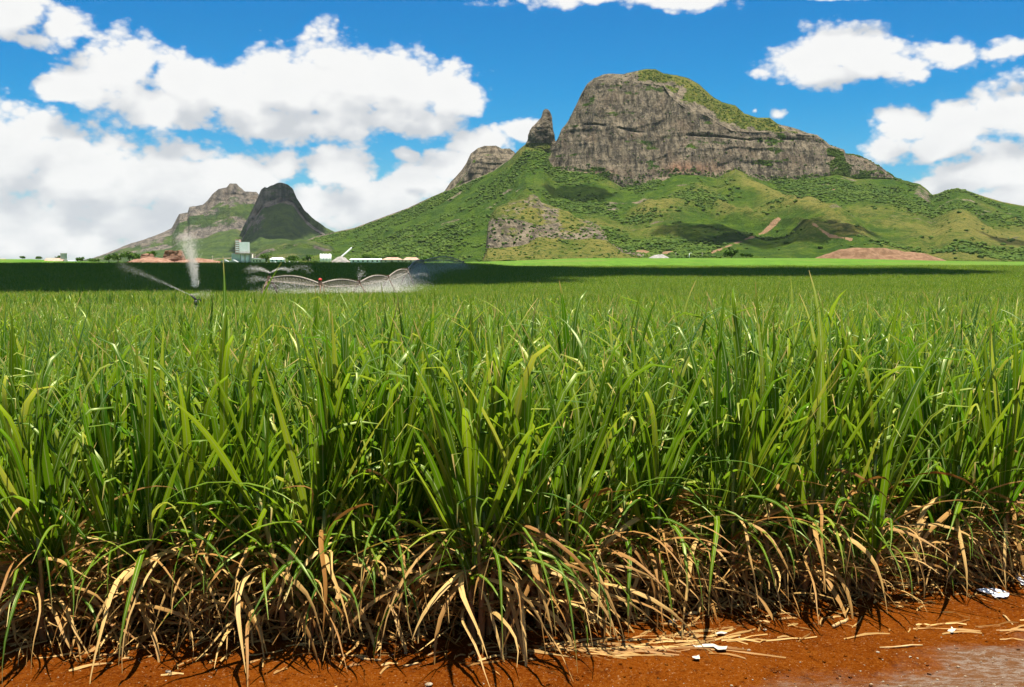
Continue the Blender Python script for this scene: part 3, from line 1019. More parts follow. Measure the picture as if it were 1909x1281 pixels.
low_ = (TT_ALL[:, NA:NA + NCL + NT_ - 4] * (SEG_ALL[:, NA:NA + NCL + NT_ - 4] == 1) + 1.0 * (SEG_ALL[:, NA:NA + NCL + NT_ - 4] == 2)).reshape(-1)
pw_ = (np.where(cr < 0.5, 1.0, 0.04) + 1.2 * (low_ < 0.10)) * (np.abs(np.repeat(cols, NCL + NT_ - 4) - 1360) < 320)
p3_ = RNG.choice(len(cf), 2600, p=pw_ / pw_.sum())
s3 = RNG.uniform(0.9, 2.4, 2600)
pts = np.vstack([pts, cf[p3_]])
scl = np.vstack([scl, np.stack([s3, s3, s3], -1)])
rot = np.vstack([rot, np.stack([np.zeros(2600), np.zeros(2600), RNG.uniform(0, 6.28, 2600)], -1)])
# add the small hill and the ground at the mountain foot
hf = HV[:, 5:125].reshape(-1, 3)
p2 = RNG.choice(len(hf), 700)
pts = np.vstack([pts, hf[p2]])
s2 = RNG.uniform(0.9, 2.6, 700)
scl = np.vstack([scl, np.stack([s2, s2, s2], -1)])
rot = np.vstack([rot, np.stack([np.zeros(700), np.zeros(700), RNG.uniform(0, 6.28, 700)], -1)])
scatter('hillside_shrubs', pts, rot, scl, RNG.integers(0, 4, len(pts)), shrub_protos, 'green shrubs and small trees covering the lower mountain slopes', 'shrubs')

# --- brown earth mound at the field's far edge ------------------------------
def heap_mesh(name, cx_, cy_, rx, ry, hh, seed, zbase, skew=0.0, n=70, nv=26):
    V = np.zeros((n + 1, nv, 3))
    for j in range(nv):
        t = j / (nv - 1)
        a = np.linspace(0, 2 * pi, n + 1)
        V[:, j, 0] = rx * (1 - t) * np.cos(a) + skew * rx * t
        V[:, j, 1] = ry * (1 - t) * np.sin(a)
        V[:, j, 2] = hh * (1 - (1 - t) ** 1.7)
    e = np.linspace(0, 1, nv)[None, :]
    nz_ = fbm(V[..., 0] / rx * 3.2 + seed, V[..., 1] / ry * 3.2, oct=4, seed=seed)
    V[..., 2] += hh * 0.34 * nz_ * np.sin(pi * np.clip(e * 0.6 + 0.2, 0, 1)) * (e > 0.03)
    V[..., 2] -= 0.6 * (e < 0.03)
    V[..., 0] += cx_
    V[..., 1] += cy_
    V[..., 2] += zbase
    return grid_mesh(name, V, True)


def plain_mat(name, a, b, sc=1.0, rough=0.9, bumpd=0.0, spec=0.2, metallic=0.0):
    m, k, out = material(name)
    tcn = k.new('ShaderNodeTexCoord')
    n1 = k.noise(tcn.outputs['Object'], sc, 5, 0.65)
    c = k.mix(k.smooth(n1, 0.35, 0.68), a, b)
    nm = k.bump(n1, 0.6, bumpd) if bumpd else None
    principled(k, out, c, rough, spec, nm, metallic)
    return m


M_EARTH = plain_mat('earth', (0.1067, 0.05616, 0.02808, 1), (0.1909, 0.1123, 0.06178, 1), 0.22, 0.95, 1.2)
M_REDDISH = plain_mat('red_earth', (0.1685, 0.08424, 0.05054, 1), (0.2471, 0.146, 0.09547, 1), 0.3, 0.95, 0.6)
M_GRAVEL = plain_mat('gravel', (0.2022, 0.1853, 0.1629, 1), (0.2808, 0.2583, 0.2303, 1), 0.6, 0.95, 0.4)
M_WHITE = plain_mat('white_paint', (0.80, 0.79, 0.77, 1), (0.90, 0.89, 0.87, 1), 0.35, 0.7)
M_CREAM = plain_mat('cream_wall', (0.558, 0.486, 0.396, 1), (0.666, 0.603, 0.513, 1), 0.3, 0.8)
M_REDWHITE = plain_mat('faded_red_cladding', (0.378, 0.198, 0.153, 1), (0.558, 0.432, 0.378, 1), 0.5, 0.8)
M_GREENW = plain_mat('pale_green_cladding', (0.297, 0.405, 0.324, 1), (0.378, 0.486, 0.396, 1), 0.3, 0.7)
M_ROOFG = plain_mat('grey_roof', (0.252, 0.27, 0.27, 1), (0.378, 0.396, 0.387, 1), 0.4, 0.6)
M_ROOFT = plain_mat('tan_roof', (0.3024, 0.1872, 0.1296, 1), (0.396, 0.2736, 0.2016, 1), 0.4, 0.8)
M_DARK = plain_mat('dark_opening', (0.02, 0.022, 0.025, 1), (0.04, 0.042, 0.045, 1), 1.0, 0.4)
M_STEEL = plain_mat('galvanised_steel', (0.22, 0.19, 0.145, 1), (0.34, 0.30, 0.235, 1), 0.8, 0.7, 0, 0.2, 0.0)
M_RUST = plain_mat('weathered_steel', (0.10, 0.055, 0.035, 1), (0.22, 0.15, 0.10, 1), 2.0, 0.8)
M_BLACK = plain_mat('black_plastic', (0.02, 0.02, 0.02, 1), (0.04, 0.04, 0.04, 1), 2.0, 0.5)
M_BLUE = plain_mat('blue_plastic', (0.03, 0.10, 0.22, 1), (0.05, 0.16, 0.30, 1), 2.0, 0.5)
M_REDP = plain_mat('red_plastic', (0.5, 0.04, 0.03, 1), (0.6, 0.08, 0.05, 1), 2.0, 0.4)
M_BARK = plain_mat('bark', (0.08, 0.06, 0.04, 1), (0.16, 0.12, 0.08, 1), 2.0, 0.9)
M_WOOD = plain_mat('pole_wood', (0.30, 0.25, 0.19, 1), (0.46, 0.40, 0.32, 1), 1.0, 0.9)

xm, _ = pt(np.array([1640.]), np.array([484.]), np.array([960.]))
me = heap_mesh('earth_mound', float(xm[0]), 965, 60, 26, 11, 141, float(zg(float(xm[0]), 960)) - 0.6, -0.22)
tag(link('earth_mound', me, [M_EARTH]), 'long bare brown earth mound at the far edge of the bright field', 'earth mound')


def px_m(px, Y):
    return (px - CX) / F * Y


BY = 800.0
Q = BY / F          # metres per photo pixel at the works


def zof(py, Y=BY):
    return float(P(CX, py, Y)[2])


def thing(name, label, cat, loc, group=None):
    o = empty(name, loc)
    return tag(o, label, cat, group)


# --- the cement works -------------------------------------------------------
gz = float(zg(px_m(455, BY), BY))


def works_x(px):
    return px_m(px, BY)


t = thing('factory', 'white factory tower with a red side above a pale green shed', 'factory', (works_x(455), BY, gz))


def lx(px, o=t):
    return px_m(px, BY) - o.location.x


def lz(py, o=t):
    return zof(py) - o.location.z


def block(px0, px1, pyt, pyb, d, name, m, root, y=0.0):
    b = MB()
    z0 = max(lz(pyb, root), -0.4)
    z1 = lz(pyt, root)
    b.box(((lx(px0, root) + lx(px1, root)) / 2, y, (z0 + z1) / 2), ((px1 - px0) * Q, d, z1 - z0))
    return b.build(name, m, root)


block(449.8, 465.6, 451.5, 472.6, 6.0, 'tower', M_WHITE, t)
st = block(441.6, 449.6, 446.7, 474, 5.0, 'stair_tower', M_REDWHITE, t, 0.3)
b = MB()
for q_ in range(6):
    b.box((lx(445.6), -2.26, lz(450 + q_ * 3.9)), (2.4, 0.1, 0.7))
b.build('landing', M_WHITE, st)
block(449.8, 472, 471.8, 474.2, 8.0, 'platform', M_STEEL, t)
b = MB()
for q_ in range(9):
    xx = lx(450.5 + q_ * 2.6)
    b.tube([(xx, -3.9, lz(471.8)), (xx, -3.9, lz(469.6))], 0.09, 4)
b.tube([(lx(450.2), -3.9, lz(469.8)), (lx(471.8), -3.9, lz(469.8))], 0.09, 4)
b.build('railing', M_STEEL, t)
for px_ in (454.5, 463.0, 470.0):
    b = MB()
    b.tube([(lx(px_), 0.5, -0.5), (lx(px_), 0.5, lz(474.3))], 1.55 if px_ < 469 else 1.2, 14)
    b.build('silo', M_WHITE if px_ < 469 else M_CREAM, t)
gb = block(433.6, 450.5, 473.6, 491, 7.0, 'green_shed', M_GREENW, t, 3.0)
b = MB()
b.prism([(lx(433.0), lz(473.4)), (lx(451), lz(473.4)), (lx(451), lz(472.6)), (lx(436), lz(472.2))], -1.0, 7.0)
b.build('roof', M_ROOFG, gb)
for px0, px1, apx in ((416.7, 434, 425), (432, 449.6, 441)):
    w_ = block(px0 + 1, px1 - 1, 488.6, 492, 5.0, 'shed_wall', M_CREAM, t, -6.0)
    b = MB()
    b.prism([(lx(px0), lz(488.6)), (lx(px1), lz(488.6)), (lx(apx), lz(484.2))], -9.0, -3.0)
    b.build('roof', M_ROOFG, w_)
w_ = block(473.5, 494, 482.6, 492, 8.0, 'annex', M_CREAM, t, -1.0)
b = MB()
b.prism([(lx(472.8), lz(482.6)), (lx(494.6), lz(484)), (lx(494.6), lz(483.2)), (lx(472.8), lz(481.2))], -5.4, 3.4)
b.build('roof', M_ROOFG, w_)
for px_ in (477.5, 483, 489):
    b = MB()
    b.box((lx(px_), -5.03, lz(486.6)), (1.0, 0.12, 1.1))
    b.build('window', M_DARK, w_)

# --- white silos, heap, conveyor, long store and houses -----------------------
gz2 = float(zg(px_m(608, BY), BY))
t = thing('silo_block', 'white twin silo block with notched top beside the gravel heap', 'silo', (works_x(608), BY, gz2))
for px_ in (600.4, 606.2, 612.0, 616.4):
    b = MB()
    b.tube([(lx(px_, t), 0, -0.5), (lx(px_, t), 0, lz(474.2, t))], 1.16 if px_ < 616 else 0.9, 14)
    b.build('silo', M_WHITE, t)
for px_ in (599, 604, 609.5, 615.5):
    b = MB()
    b.box((lx(px_, t), 0, lz(473.4, t)), (1.0, 1.0, 0.7))
    b.build('filter_cap', M_WHITE, t)
xh = px_m(635, BY)
me = heap_mesh('gravel_heap', xh, BY + 4, 8.2, 6, 4.4, 151, float(zg(xh, BY)) - 0.1)
tag(link('gravel_heap', me, [M_GRAVEL]), 'grey cone of gravel under the slanting conveyor', 'gravel heap')
t = thing('conveyor', 'pale conveyor boom slanting up above the gravel heap', 'conveyor', (px_m(632, BY), BY + 6, float(zg(xh, BY))))
b = MB()
a0, a1 = (lx(630, t), 0, lz(483.5, t)), (lx(654.8, t), 0, lz(462, t))
v0, v1 = Vector(a0), Vector(a1)
for oz in (-0.35, 0.35):
    b.tube([v0 + Vector((0, -0.5, oz)), v1 + Vector((0, -0.5, oz))], 0.12, 4)
    b.tube([v0 + Vector((0, 0.5, oz)), v1 + Vector((0, 0.5, oz))], 0.12, 4)
for i in range(14):
    p0 = v0.lerp(v1, i / 14)
    p1 = v0.lerp(v1, (i + 1) / 14)
    for sy in (-0.5, 0.5):
        b.tube([p0 + Vector((0, sy, -0.35)), p1 + Vector((0, sy, 0.35))], 0.07, 4)
b.build('truss', M_WHITE, t)
MB().tube([v0 + Vector((0, 0, 0.45)), v1 + Vector((0, 0, 0.45))], 0.34, 5).build('belt_cover', M_WHITE, t)
for fx in (0.12, 0.42):
    p0 = v0.lerp(v1, fx)
    MB().tube([(p0.x - 1.0, -0.4, -0.2), (p0.x, 0, p0.z)], 0.12, 4).build('leg', M_STEEL, t)
b = MB()
b.box((lx(633.5, t), 0, lz(481, t)), (1.6, 1.6, 1.6), 0, (1.4, 1.4))
b.build('hopper', M_WHITE, t)


def house(px0, px1, pye, pyr, label, mw, mr, Y=BY, depth=8.0, hip=0.0, windows=3, name='house', group=None, cat='house'):
    s = Y / F
    xm_ = px_m((px0 + px1) / 2, Y)
    t = thing(name, label, cat, (xm_, Y, float(zg(xm_, Y))), group)
    w = (px1 - px0) * s
    ze = zof(pye, Y) - t.location.z
    zr_ = zof(pyr, Y) - t.location.z
    wl = MB().box((0, 0, ze / 2 - 0.2), (w * 0.94, depth, ze + 0.4)).build('wall', mw, t)
    r = MB()
    hw, hd = w / 2, depth / 2 + 0.5
    r.add([(-hw, -hd, ze), (hw, -hd, ze), (hw, hd, ze), (-hw, hd, ze), (-hw + hip * w, 0, zr_), (hw - hip * w, 0, zr_)],
          [(0, 1, 5, 4), (2, 3, 4, 5), (1, 2, 5), (3, 0, 4), (3, 2, 1, 0)])
    r.build('roof', mr, t)
    for i in range(windows):
        xx = (-0.5 + (i + 0.5) / windows) * w * 0.9
        MB().box((xx, -depth / 2 - 0.03, ze * 0.55), (min(1.2, w * 0.12), 0.12, min(1.2, ze * 0.42))).build('window', M_DARK, t)
    return t


house(654, 713, 484.2, 482.2, 'long low white store right of the gravel heap', M_WHITE, M_WHITE, depth=10, hip=0.02, windows=6, name='warehouse', cat='warehouse')
house(713, 752, 484.4, 479.8, 'low house with hipped tan roof right of the white store', M_CREAM, M_ROOFT, hip=0.25)
house(752, 783, 484.6, 479.8, 'low house with tan roof nearest the sprinkler arch', M_CREAM, M_ROOFT, hip=0.2)
house(505, 532, 483.4, 480.4, 'tiny white cottage on the grass between the factory and the silos', M_WHITE, M_WHITE, Y=980, depth=6, hip=0.15)
# left farm
t = house(89, 124, 486.8, 481.2, 'cream gabled shed with a square tower at its end', M_CREAM, M_ROOFT, depth=9, hip=0.0, windows=2, name='shed', cat='shed')
b = MB()
b.box((px_m(122.5, BY) - t.location.x, -1.0, (zof(473, BY) - t.location.z) / 2 - 0.2), (9.0 * Q, 3.0, zof(473, BY) - t.location.z + 0.4))
tw = b.build('tower', M_CREAM, t)
MB().box((px_m(122.5, BY) - t.location.x, -1.0, zof(472.6, BY) - t.location.z), (10.2 * Q, 3.6, 0.35)).build('tower_cap', M_CREAM, tw)
for i, (a_, b_, e_, r_, mw, mr, lb) in enumerate((
        (2, 14, 485.0, 482.4, M_CREAM, M_ROOFT, 'cream hut with tan roof, leftmost of the distant farm row'),
        (17, 29, 486.0, 484.2, M_WHITE, M_ROOFG, 'small white house with grey roof, second in the distant farm row'),
        (31, 44, 485.2, 483.2, M_WHITE, M_WHITE, 'white flat roofed house in the middle of the distant farm row'),
        (46, 58, 486.2, 484.4, M_CREAM, M_ROOFG, 'cream house with grey roof beside dark trees in the farm row'),
        (61, 74, 486.0, 483.6, M_WHITE, M_ROOFG, 'white house with a grey roof just before the farm shed'),
        (75, 87, 486.6, 485.0, M_WHITE, M_WHITE, 'low white outbuilding touching the gabled farm shed'),
        (128, 143, 487.0, 485.0, M_WHITE, M_ROOFG, 'low white building just right of the square farm tower'))):
    house(a_, b_, e_, r_, lb, mw, mr, Y=900 + 14 * (i % 3), depth=6, hip=0.1, windows=2, group='houses of the distant farm')

# --- brown diggings ----------------------------------------------------------
for (px0, px1, pyt, lb, mm, dy_) in ((248, 330, 480.5, 'low red spoil bank left of the broken red block', M_REDDISH, -8), (330, 418, 481.5, 'low red spoil bank between the broken block and the factory', M_REDDISH, -6)):
    xm_ = px_m((px0 + px1) / 2, BY)
    me = heap_mesh('spoil_bank', xm_, BY + dy_, (px1 - px0) / 2 * Q * 1.15, 8, zof(pyt) - float(zg(xm_, BY)), 161 + px0, float(zg(xm_, BY)))
    tag(link('spoil_bank', me, [mm]), lb, 'earth bank', 'red spoil banks')


def cut_block(px0, px1, pyt, label, seed):
    xm_ = px_m((px0 + px1) / 2, BY)
    z0 = float(zg(xm_, BY)) - 0.5
    w, hh, dd = (px1 - px0) * Q, zof(pyt) - z0, 9.0
    n, nv = 60, 22
    V = np.zeros((n + 1, nv + 6, 3))
    for i in range(n + 1):
        a = 2 * pi * i / n
        ca, sa = cos(a), sin(a)
        sx = np.sign(ca) * abs(ca) ** 0.45
        sy = np.sign(sa) * abs(sa) ** 0.45
        for j in range(nv):
            t_ = j / (nv - 1)
            sh = 1 - 0.34 * t_
            V[i, j] = (xm_ + w / 2 * sx * sh, BY + dd / 2 * sy * sh, z0 + hh * t_)
        for j in range(6):
            sh = 0.66 * (1 - (j + 1) / 6)
            V[i, nv + j] = (xm_ + w / 2 * sx * sh, BY + dd / 2 * sy * sh, z0 + hh)
    q_ = fbm(V[..., 0] / 2.5, V[..., 1] / 2.5, V[..., 2] / 3.5, oct=4, seed=seed)
    V[..., 1] -= 1.3 * q_
    V[..., 2] += 1.1 * fbm(V[..., 0] / 2.2, V[..., 1] / 6, oct=3, seed=seed + 2) * sstep(V[..., 2], z0 + hh * 0.5, z0 + hh)
    return tag(link('quarry_block', grid_mesh('quarry_block', V), [M_REDDISH]), label, 'quarry', 'broken red quarry blocks')


cut_block(303, 350, 467.5, 'tall broken red earth block behind the vertical water plume', 171)
cut_block(262, 292, 474, 'smaller broken red earth block beside the green bushes', 175)

# --- trees -------------------------------------------------------------------
def tree(px, pyt, pyb, w_px, Y, label, seed, group=None, n_leaf=420, name='tree', squat=1.0):
    s = Y / F
    rr = random.Random(seed)
    x = px_m(px, Y)
    z0 = float(zg(x, Y))
    t = thing(name, label, 'tree', (x, Y, z0), group)
    H = zof(pyt, Y) - z0
    rw = w_px * s / 2
    MB().tube([(0, 0, -0.3), (0.03 * rw, 0, H * 0.3), (0.1 * rw, 0, H * 0.6)], [0.05 * H, 0.035 * H, 0.02 * H], 6).build('trunk', M_BARK, t)
    lumps = []
    for i in range(9):
        a = rr.uniform(0, 2 * pi)
        q_ = rr.uniform(0, 0.68)
        lumps.append((Vector((cos(a) * q_ * rw, sin(a) * q_ * rw, H * rr.uniform(0.42, 0.80))), rr.uniform(0.28, 0.46) * rw))
    v, f = [], []
    for i in range(n_leaf):
        c_, r_ = lumps[i % len(lumps)]
        d = Vector((rr.gauss(0, 1), rr.gauss(0, 1), rr.gauss(0, 1))).normalized()
        p_ = c_ + Vector((d.x * r_, d.y * r_, d.z * min(r_, H * 0.22))) * rr.uniform(0.55, 1.06)
        p_.z = min(max(p_.z, 0.12 * H), H)
        e1 = Vector((rr.gauss(0, 1), rr.gauss(0, 1), rr.gauss(0, 1))).normalized()
        e2 = d.cross(e1).normalized()
        e1 = (e1 + d * 0.2).normalized()
        sz = rw * rr.uniform(0.10, 0.19)
        b = len(v)
        v += [p_ - e1 * sz, p_ + e2 * sz * 0.6, p_ + e1 * sz, p_ - e2 * sz * 0.6]
        f.append((b, b + 1, b + 2, b + 3))
    me = bpy.data.meshes.new('crown')
    me.from_pydata(v, [], f)
    o = link('crown', me, [M_TREE], t)
    return t


tree(1362, 464, 481, 40, 930, 'rounded bright green tree standing alone at the far field edge', 1)
tree(1390, 471, 482, 26, 935, 'small low green tree right beside the lone rounded tree', 2)
for i, (px_, pyt_, w_, lb) in enumerate(((205, 474, 24, 'low bush, leftmost of the thicket by the red diggings'), (222, 470, 28, 'olive green bush left of centre in the thicket by the diggings'),
                                         (243, 467, 34, 'tallest bushy tree of the thicket by the red diggings'), (258, 472, 22, 'bushy tree touching the smaller red earth block'), (285, 466, 24, 'dark bush behind the smaller red earth block'))):
    tree(px_, pyt_, 488, w_, 850 + 6 * i, lb, 10 + i, 'thicket beside the red diggings', 300)
for i, (px_, pyt_, w_, lb) in enumerate(((44, 477.5, 16, 'dark tree behind the middle of the farm row'), (74, 478, 18, 'dark tree rising behind the end of the farm row'), (112, 476, 14, 'dark tree left of the square farm tower'),
                                         (152, 479, 22, 'dark tree right of the square farm tower'), (178, 482, 26, 'low spreading tree between the farm tower and the thicket'))):
    tree(px_, pyt_, 488, w_, 960, lb, 20 + i, 'trees around the distant farm', 240)
for i, (px_, pyt_, w_, lb) in enumerate(((498, 472, 26, 'dark round tree right of the factory annex'), (545, 476, 34, 'low tree behind the tiny white cottage'), (575, 474, 26, 'round tree left of the white silos'),
                                         (690, 474, 40, 'low dark tree behind the long white store'), (735, 473, 36, 'dark tree behind the hipped tan roof'), (800, 478, 40, 'low tree behind the sprinkler arch'))):
    tree(px_, pyt_, 489, w_, 1050, lb, 30 + i, 'trees behind the works', 240)

# --- poles and lamps -----------------------------------------------------------
def pole(px, pyt, Y, label, group, lamp=False, name='utility_pole'):
    x = px_m(px, Y)
    z0 = float(zg(x, Y))
    t = thing(name, label, 'pole' if not lamp else 'lamp post', (x, Y, z0), group)
    H = zof(pyt, Y) - z0
    MB().tube([(0, 0, -0.3), (0, 0, H)], [0.22, 0.15], 6).build('post', M_WOOD if not lamp else M_WHITE, t)
    if lamp:
        MB().tube([(0, 0, H - 0.1), (0.5, -0.1, H + 0.25), (1.3, -0.2, H + 0.3)], 0.07, 5).build('arm', M_WHITE, t)
        MB().box((1.6, -0.2, H + 0.26), (0.8, 0.35, 0.2), 0, (0.7, 0.7)).build('lamp_head', M_WHITE, t)
    else:
        MB().box((0, -0.15, H - 0.5), (1.9, 0.16, 0.16)).build('crossarm', M_WOOD, t)
    return t


for px_, pyt_, lb, la in ((1094, 480, 'shortest pale pole in front of the rocky hill\'s right slope', False), (1190, 472, 'tall pale pole left of the pale earth bank', False), (1199, 473.5, 'slimmer pole right beside the tall pale pole', False),
                          (1259, 470.5, 'pale pole right of the pale earth bank', False), (1284, 472.5, 'thin lamp post between two pale poles by the shaded slope', True), (1308, 471, 'pale pole left of the lone rounded tree', False)):
    pole(px_, pyt_, 900, lb, 'poles along the far field edge', la, 'lamp_post' if la else 'utility_pole')
for px_, pyt_, lb in ((398, 477, 'thin pole in front of the red spoil bank left of the factory'), (477, 473, 'thin pole beside the factory annex'), (531, 481, 'short pole right of the tiny white cottage'), (578, 483, 'short pole left of the white silos')):
    pole(px_, pyt_, 810, lb, 'poles around the works')
xm_ = px_m(1228, 905)
me = heap_mesh('earth_bank', xm_, 905, 9, 5, 3.2, 191, float(zg(xm_, 905)) - 0.2)
tag(link('earth_bank', me, [M_GRAVEL]), 'pale earth bank between two poles at the far field edge', 'earth bank')
# white marker stones on the grass before the works
for i, px_ in enumerate((499, 506, 515, 524, 533, 541, 549, 556)):
    s = 0.5 + 0.15 * ((i * 7) % 3)
    xm_ = px_m(px_, 790)
    bm = bmesh.new()
    bmesh.ops.create_icosphere(bm, subdivisions=2, radius=s)
    for v_ in bm.verts:
        v_.co *= 1 + 0.2 * random.uniform(-1, 1)
        v_.co.z *= 1.1
    me = bpy.data.meshes.new('marker_stone')
    bm.to_mesh(me)
    bm.free()
    o = link('marker_stone', me, [M_WHITE])
    o.location = (xm_, 790, max(float(zg(xm_, 790)), zof(490.3, 790)) + 0.2)
    tag(o, 'small white marker stone before the works, %s of the eight' % ('leftmost', 'second from left', 'third from left', 'fourth from left', 'fourth from right', 'third from right', 'second from right', 'rightmost')[i], 'stone', 'white marker stones before the works')

# ------------------------------------------------------------------ sugarcane
def green_leaf_material():
    m, k, out = material('cane_leaf')
    uv = k.new('ShaderNodeUVMap')
    u, v, _ = k.xyz(uv.outputs[0])
    rnd = k.attr('rnd')
    oi = k.new('ShaderNodeObjectInfo')
    r2 = k.math('FRACT', k.math('ADD', k.math('MULTIPLY', rnd, 7.31), k.math('MULTIPLY', oi.outputs['Random'], 3.77)))
    c = k.mix(r2, (0.022, 0.076, 0.002, 1), (0.115, 0.185, 0.006, 1))
    tcol = k.mix(r2, (0.10, 0.27, 0.004, 1), (0.37, 0.50, 0.014, 1))
    yel = k.smooth(r2, 0.86, 0.97)
    tip = k.math('MULTIPLY', k.smooth(k.math('ADD', v, k.math('MULTIPLY', rnd, 0.25)), 1.06, 1.2), 1.0)
    c = k.mix(k.math('MULTIPLY', yel, 0.6), c, (0.36, 0.36, 0.05, 1))
    tcol = k.mix(k.math('MULTIPLY', yel, 0.6), tcol, (0.55, 0.52, 0.06, 1))
    c = k.mix(tip, c, (0.45, 0.30, 0.10, 1))
    tcol = k.mix(tip, tcol, (0.5, 0.34, 0.10, 1))
    rib = k.smooth(k.math('ABSOLUTE', k.math('SUBTRACT', u, 0.5)), 0.075, 0.03)
    c = k.mix(k.math('MULTIPLY', rib, 0.75), c, (0.36, 0.42, 0.18, 1))
    tcol = k.mix(k.math('MULTIPLY', rib, 0.6), tcol, (0.30, 0.34, 0.12, 1))
    vein = k.noise(k.comb(k.math('MULTIPLY', u, 30.0), k.math('MULTIPLY', v, 2.0), rnd), 1.0, 2)
    c = k.mix(k.math('MULTIPLY', k.smooth(vein, 0.45, 0.7), 0.25), c, (0.03, 0.08, 0.01, 1))
    spots = k.smooth(k.noise(k.comb(k.math('MULTIPLY', u, 3.0), k.math('MULTIPLY', v, 26.0), k.math('MULTIPLY', r2, 40.0)), 1.6, 3, 0.7), 0.66, 0.74)
    c = k.mix(k.math('MULTIPLY', spots, 0.6), c, (0.30, 0.22, 0.05, 1))
    d = principled(k, None, c, 0.35, 0.28)
    d.node.inputs['Specular Tint'].default_value = (0.95, 1.0, 0.45, 1)
    t = k.new('ShaderNodeBsdfTranslucent')
    k.put(t.inputs[0], tcol)
    mx = k.new('ShaderNodeMixShader')
    mx.inputs[0].default_value = 0.36
    k.l.new(d, mx.inputs[1])
    k.l.new(t.outputs[0], mx.inputs[2])
    k.l.new(mx.outputs[0], out.inputs[0])
    return m


def dry_leaf_material():
    m, k, out = material('dry_cane_leaf')
    uv = k.new('ShaderNodeUVMap')
    u, v, _ = k.xyz(uv.outputs[0])
    rnd = k.attr('rnd')
    oi = k.new('ShaderNodeObjectInfo')
    r2 = k.math('FRACT', k.math('ADD', k.math('MULTIPLY', rnd, 5.17), k.math('MULTIPLY', oi.outputs['Random'], 2.9)))
    c = k.mix(r2, (0.25, 0.11, 0.022, 1), (0.56, 0.36, 0.12, 1))
    st_ = k.noise(k.comb(k.math('MULTIPLY', u, 9.0), k.math('MULTIPLY', v, 3.0), k.math('MULTIPLY', rnd, 9.0)), 1.5, 3)
    c = k.mix(k.math('MULTIPLY', k.smooth(st_, 0.5, 0.7), 0.55), c, (0.11, 0.04, 0.012, 1))
    d = principled(k, None, c, 0.6, 0.2)
    t = k.new('ShaderNodeBsdfTranslucent')
    k.put(t.inputs[0], c)
    mx = k.new('ShaderNodeMixShader')
    mx.inputs[0].default_value = 0.25
    k.l.new(d, mx.inputs[1])
    k.l.new(t.outputs[0], mx.inputs[2])
    k.l.new(mx.outputs[0], out.inputs[0])
    return m


M_LEAF = green_leaf_material()
M_DRY = dry_leaf_material()
m, k, out = material('cane_stalk')
tcn = k.new('ShaderNodeTexCoord')
_, _, zz = k.xyz(tcn.outputs['Object'])
c = k.mix(k.smooth(zz, 0.25, 0.7), (0.22, 0.10, 0.035, 1), (0.13, 0.19, 0.04, 1))
c = k.mix(k.smooth(k.noise(tcn.outputs['Object'], 18, 3), 0.5, 0.7), c, (0.34, 0.22, 0.09, 1))
principled(k, out, c, 0.55, 0.3)
M_STALK = m


def ribbon(rr, L, W, th0, bend, pw, twist=0.3, seg=9, sway=0.15, vee=0.22, wob=0.0, two=True):
    """a blade from the origin leaning towards +x: returns vertices, faces and (u, v) per vertex"""
    p = np.zeros(3)
    v, f, uvs = [], [], []
    ph = 0.0
    phs = rr.uniform(0, 6.28)
    for i in range(seg + 1):
        s = i / seg
        th = th0 + bend * s ** pw
        ph = sway * s * s + wob * sin(phs + s * 9)
        t = np.array([sin(th) * cos(ph), sin(th) * sin(ph), cos(th)])
        if i:
            p = p + t * (L / seg)
        side = np.cross(t, np.array([sin(th + 1.57) * cos(ph), sin(th + 1.57) * sin(ph), cos(th + 1.57)]))
        side = side / (np.linalg.norm(side) + 1e-9)
        nrm = np.cross(side, t)
        tw = twist * s + wob * 1.5 * sin(phs * 2 + s * 7)
        side2 = side * cos(tw) + nrm * sin(tw)
        n2 = np.cross(side2, t)
        w = W * (0.55 + 0.45 * min(1, s / 0.25)) * (1 - max(0, (s - 0.35) / 0.65) ** 1.7)
        w = max(w, 0.002) / 2
        if two:
            v += [p - side2 * w - n2 * (-vee) * w, p, p + side2 * w - n2 * (-vee) * w]
            uvs += [(0, s), (0.5, s), (1, s)]
        else:
            v += [p - side2 * w, p + side2 * w]
            uvs += [(0, s), (1, s)]
    n = 3 if two else 2
    for i in range(seg):
        for j in range(n - 1):
            a = i * n + j
            f.append((a, a + 1, a + 1 + n, a + n))
    return np.array(v), f, uvs


def blade_mesh(name, parts, mats):
    """parts: list of (verts, faces, uvs, rnd, material index)"""
    vs, fs, uv, rn, mi = [], [], [], [], []
    b = 0
    for (v, f, u, r_, m_) in parts:
        vs.append(v)
        fs += [tuple(b + i for i in q) for q in f]
        uv += list(u)
        rn += [r_] * len(v)
        mi += [m_] * len(f)
        b += len(v)
    me = bpy.data.meshes.new(name)
    me.from_pydata(np.vstack(vs).tolist(), [], fs)
    lay = me.uv_layers.new(name='UVMap')
    vi = np.zeros(len(me.loops), np.int32)
    me.loops.foreach_get('vertex_index', vi)
    lay.data.foreach_set('uv', np.asarray(uv, np.float32)[vi].reshape(-1))
    fattr(me, 'rnd', rn)
    for m_ in mats:
        me.materials.append(m_)
    me.polygons.foreach_set('material_index', np.array(mi, np.int32))
    me.polygons.foreach_set('use_smooth', np.full(len(fs), True))
    me.update()
    return me


def xf(v, loc, az, tilt=0.0):
    ca, sa = cos(az), sin(az)
    M = np.array([[ca, -sa, 0], [sa, ca, 0], [0, 0, 1]])
    return v @ M.T + np.asarray(loc)


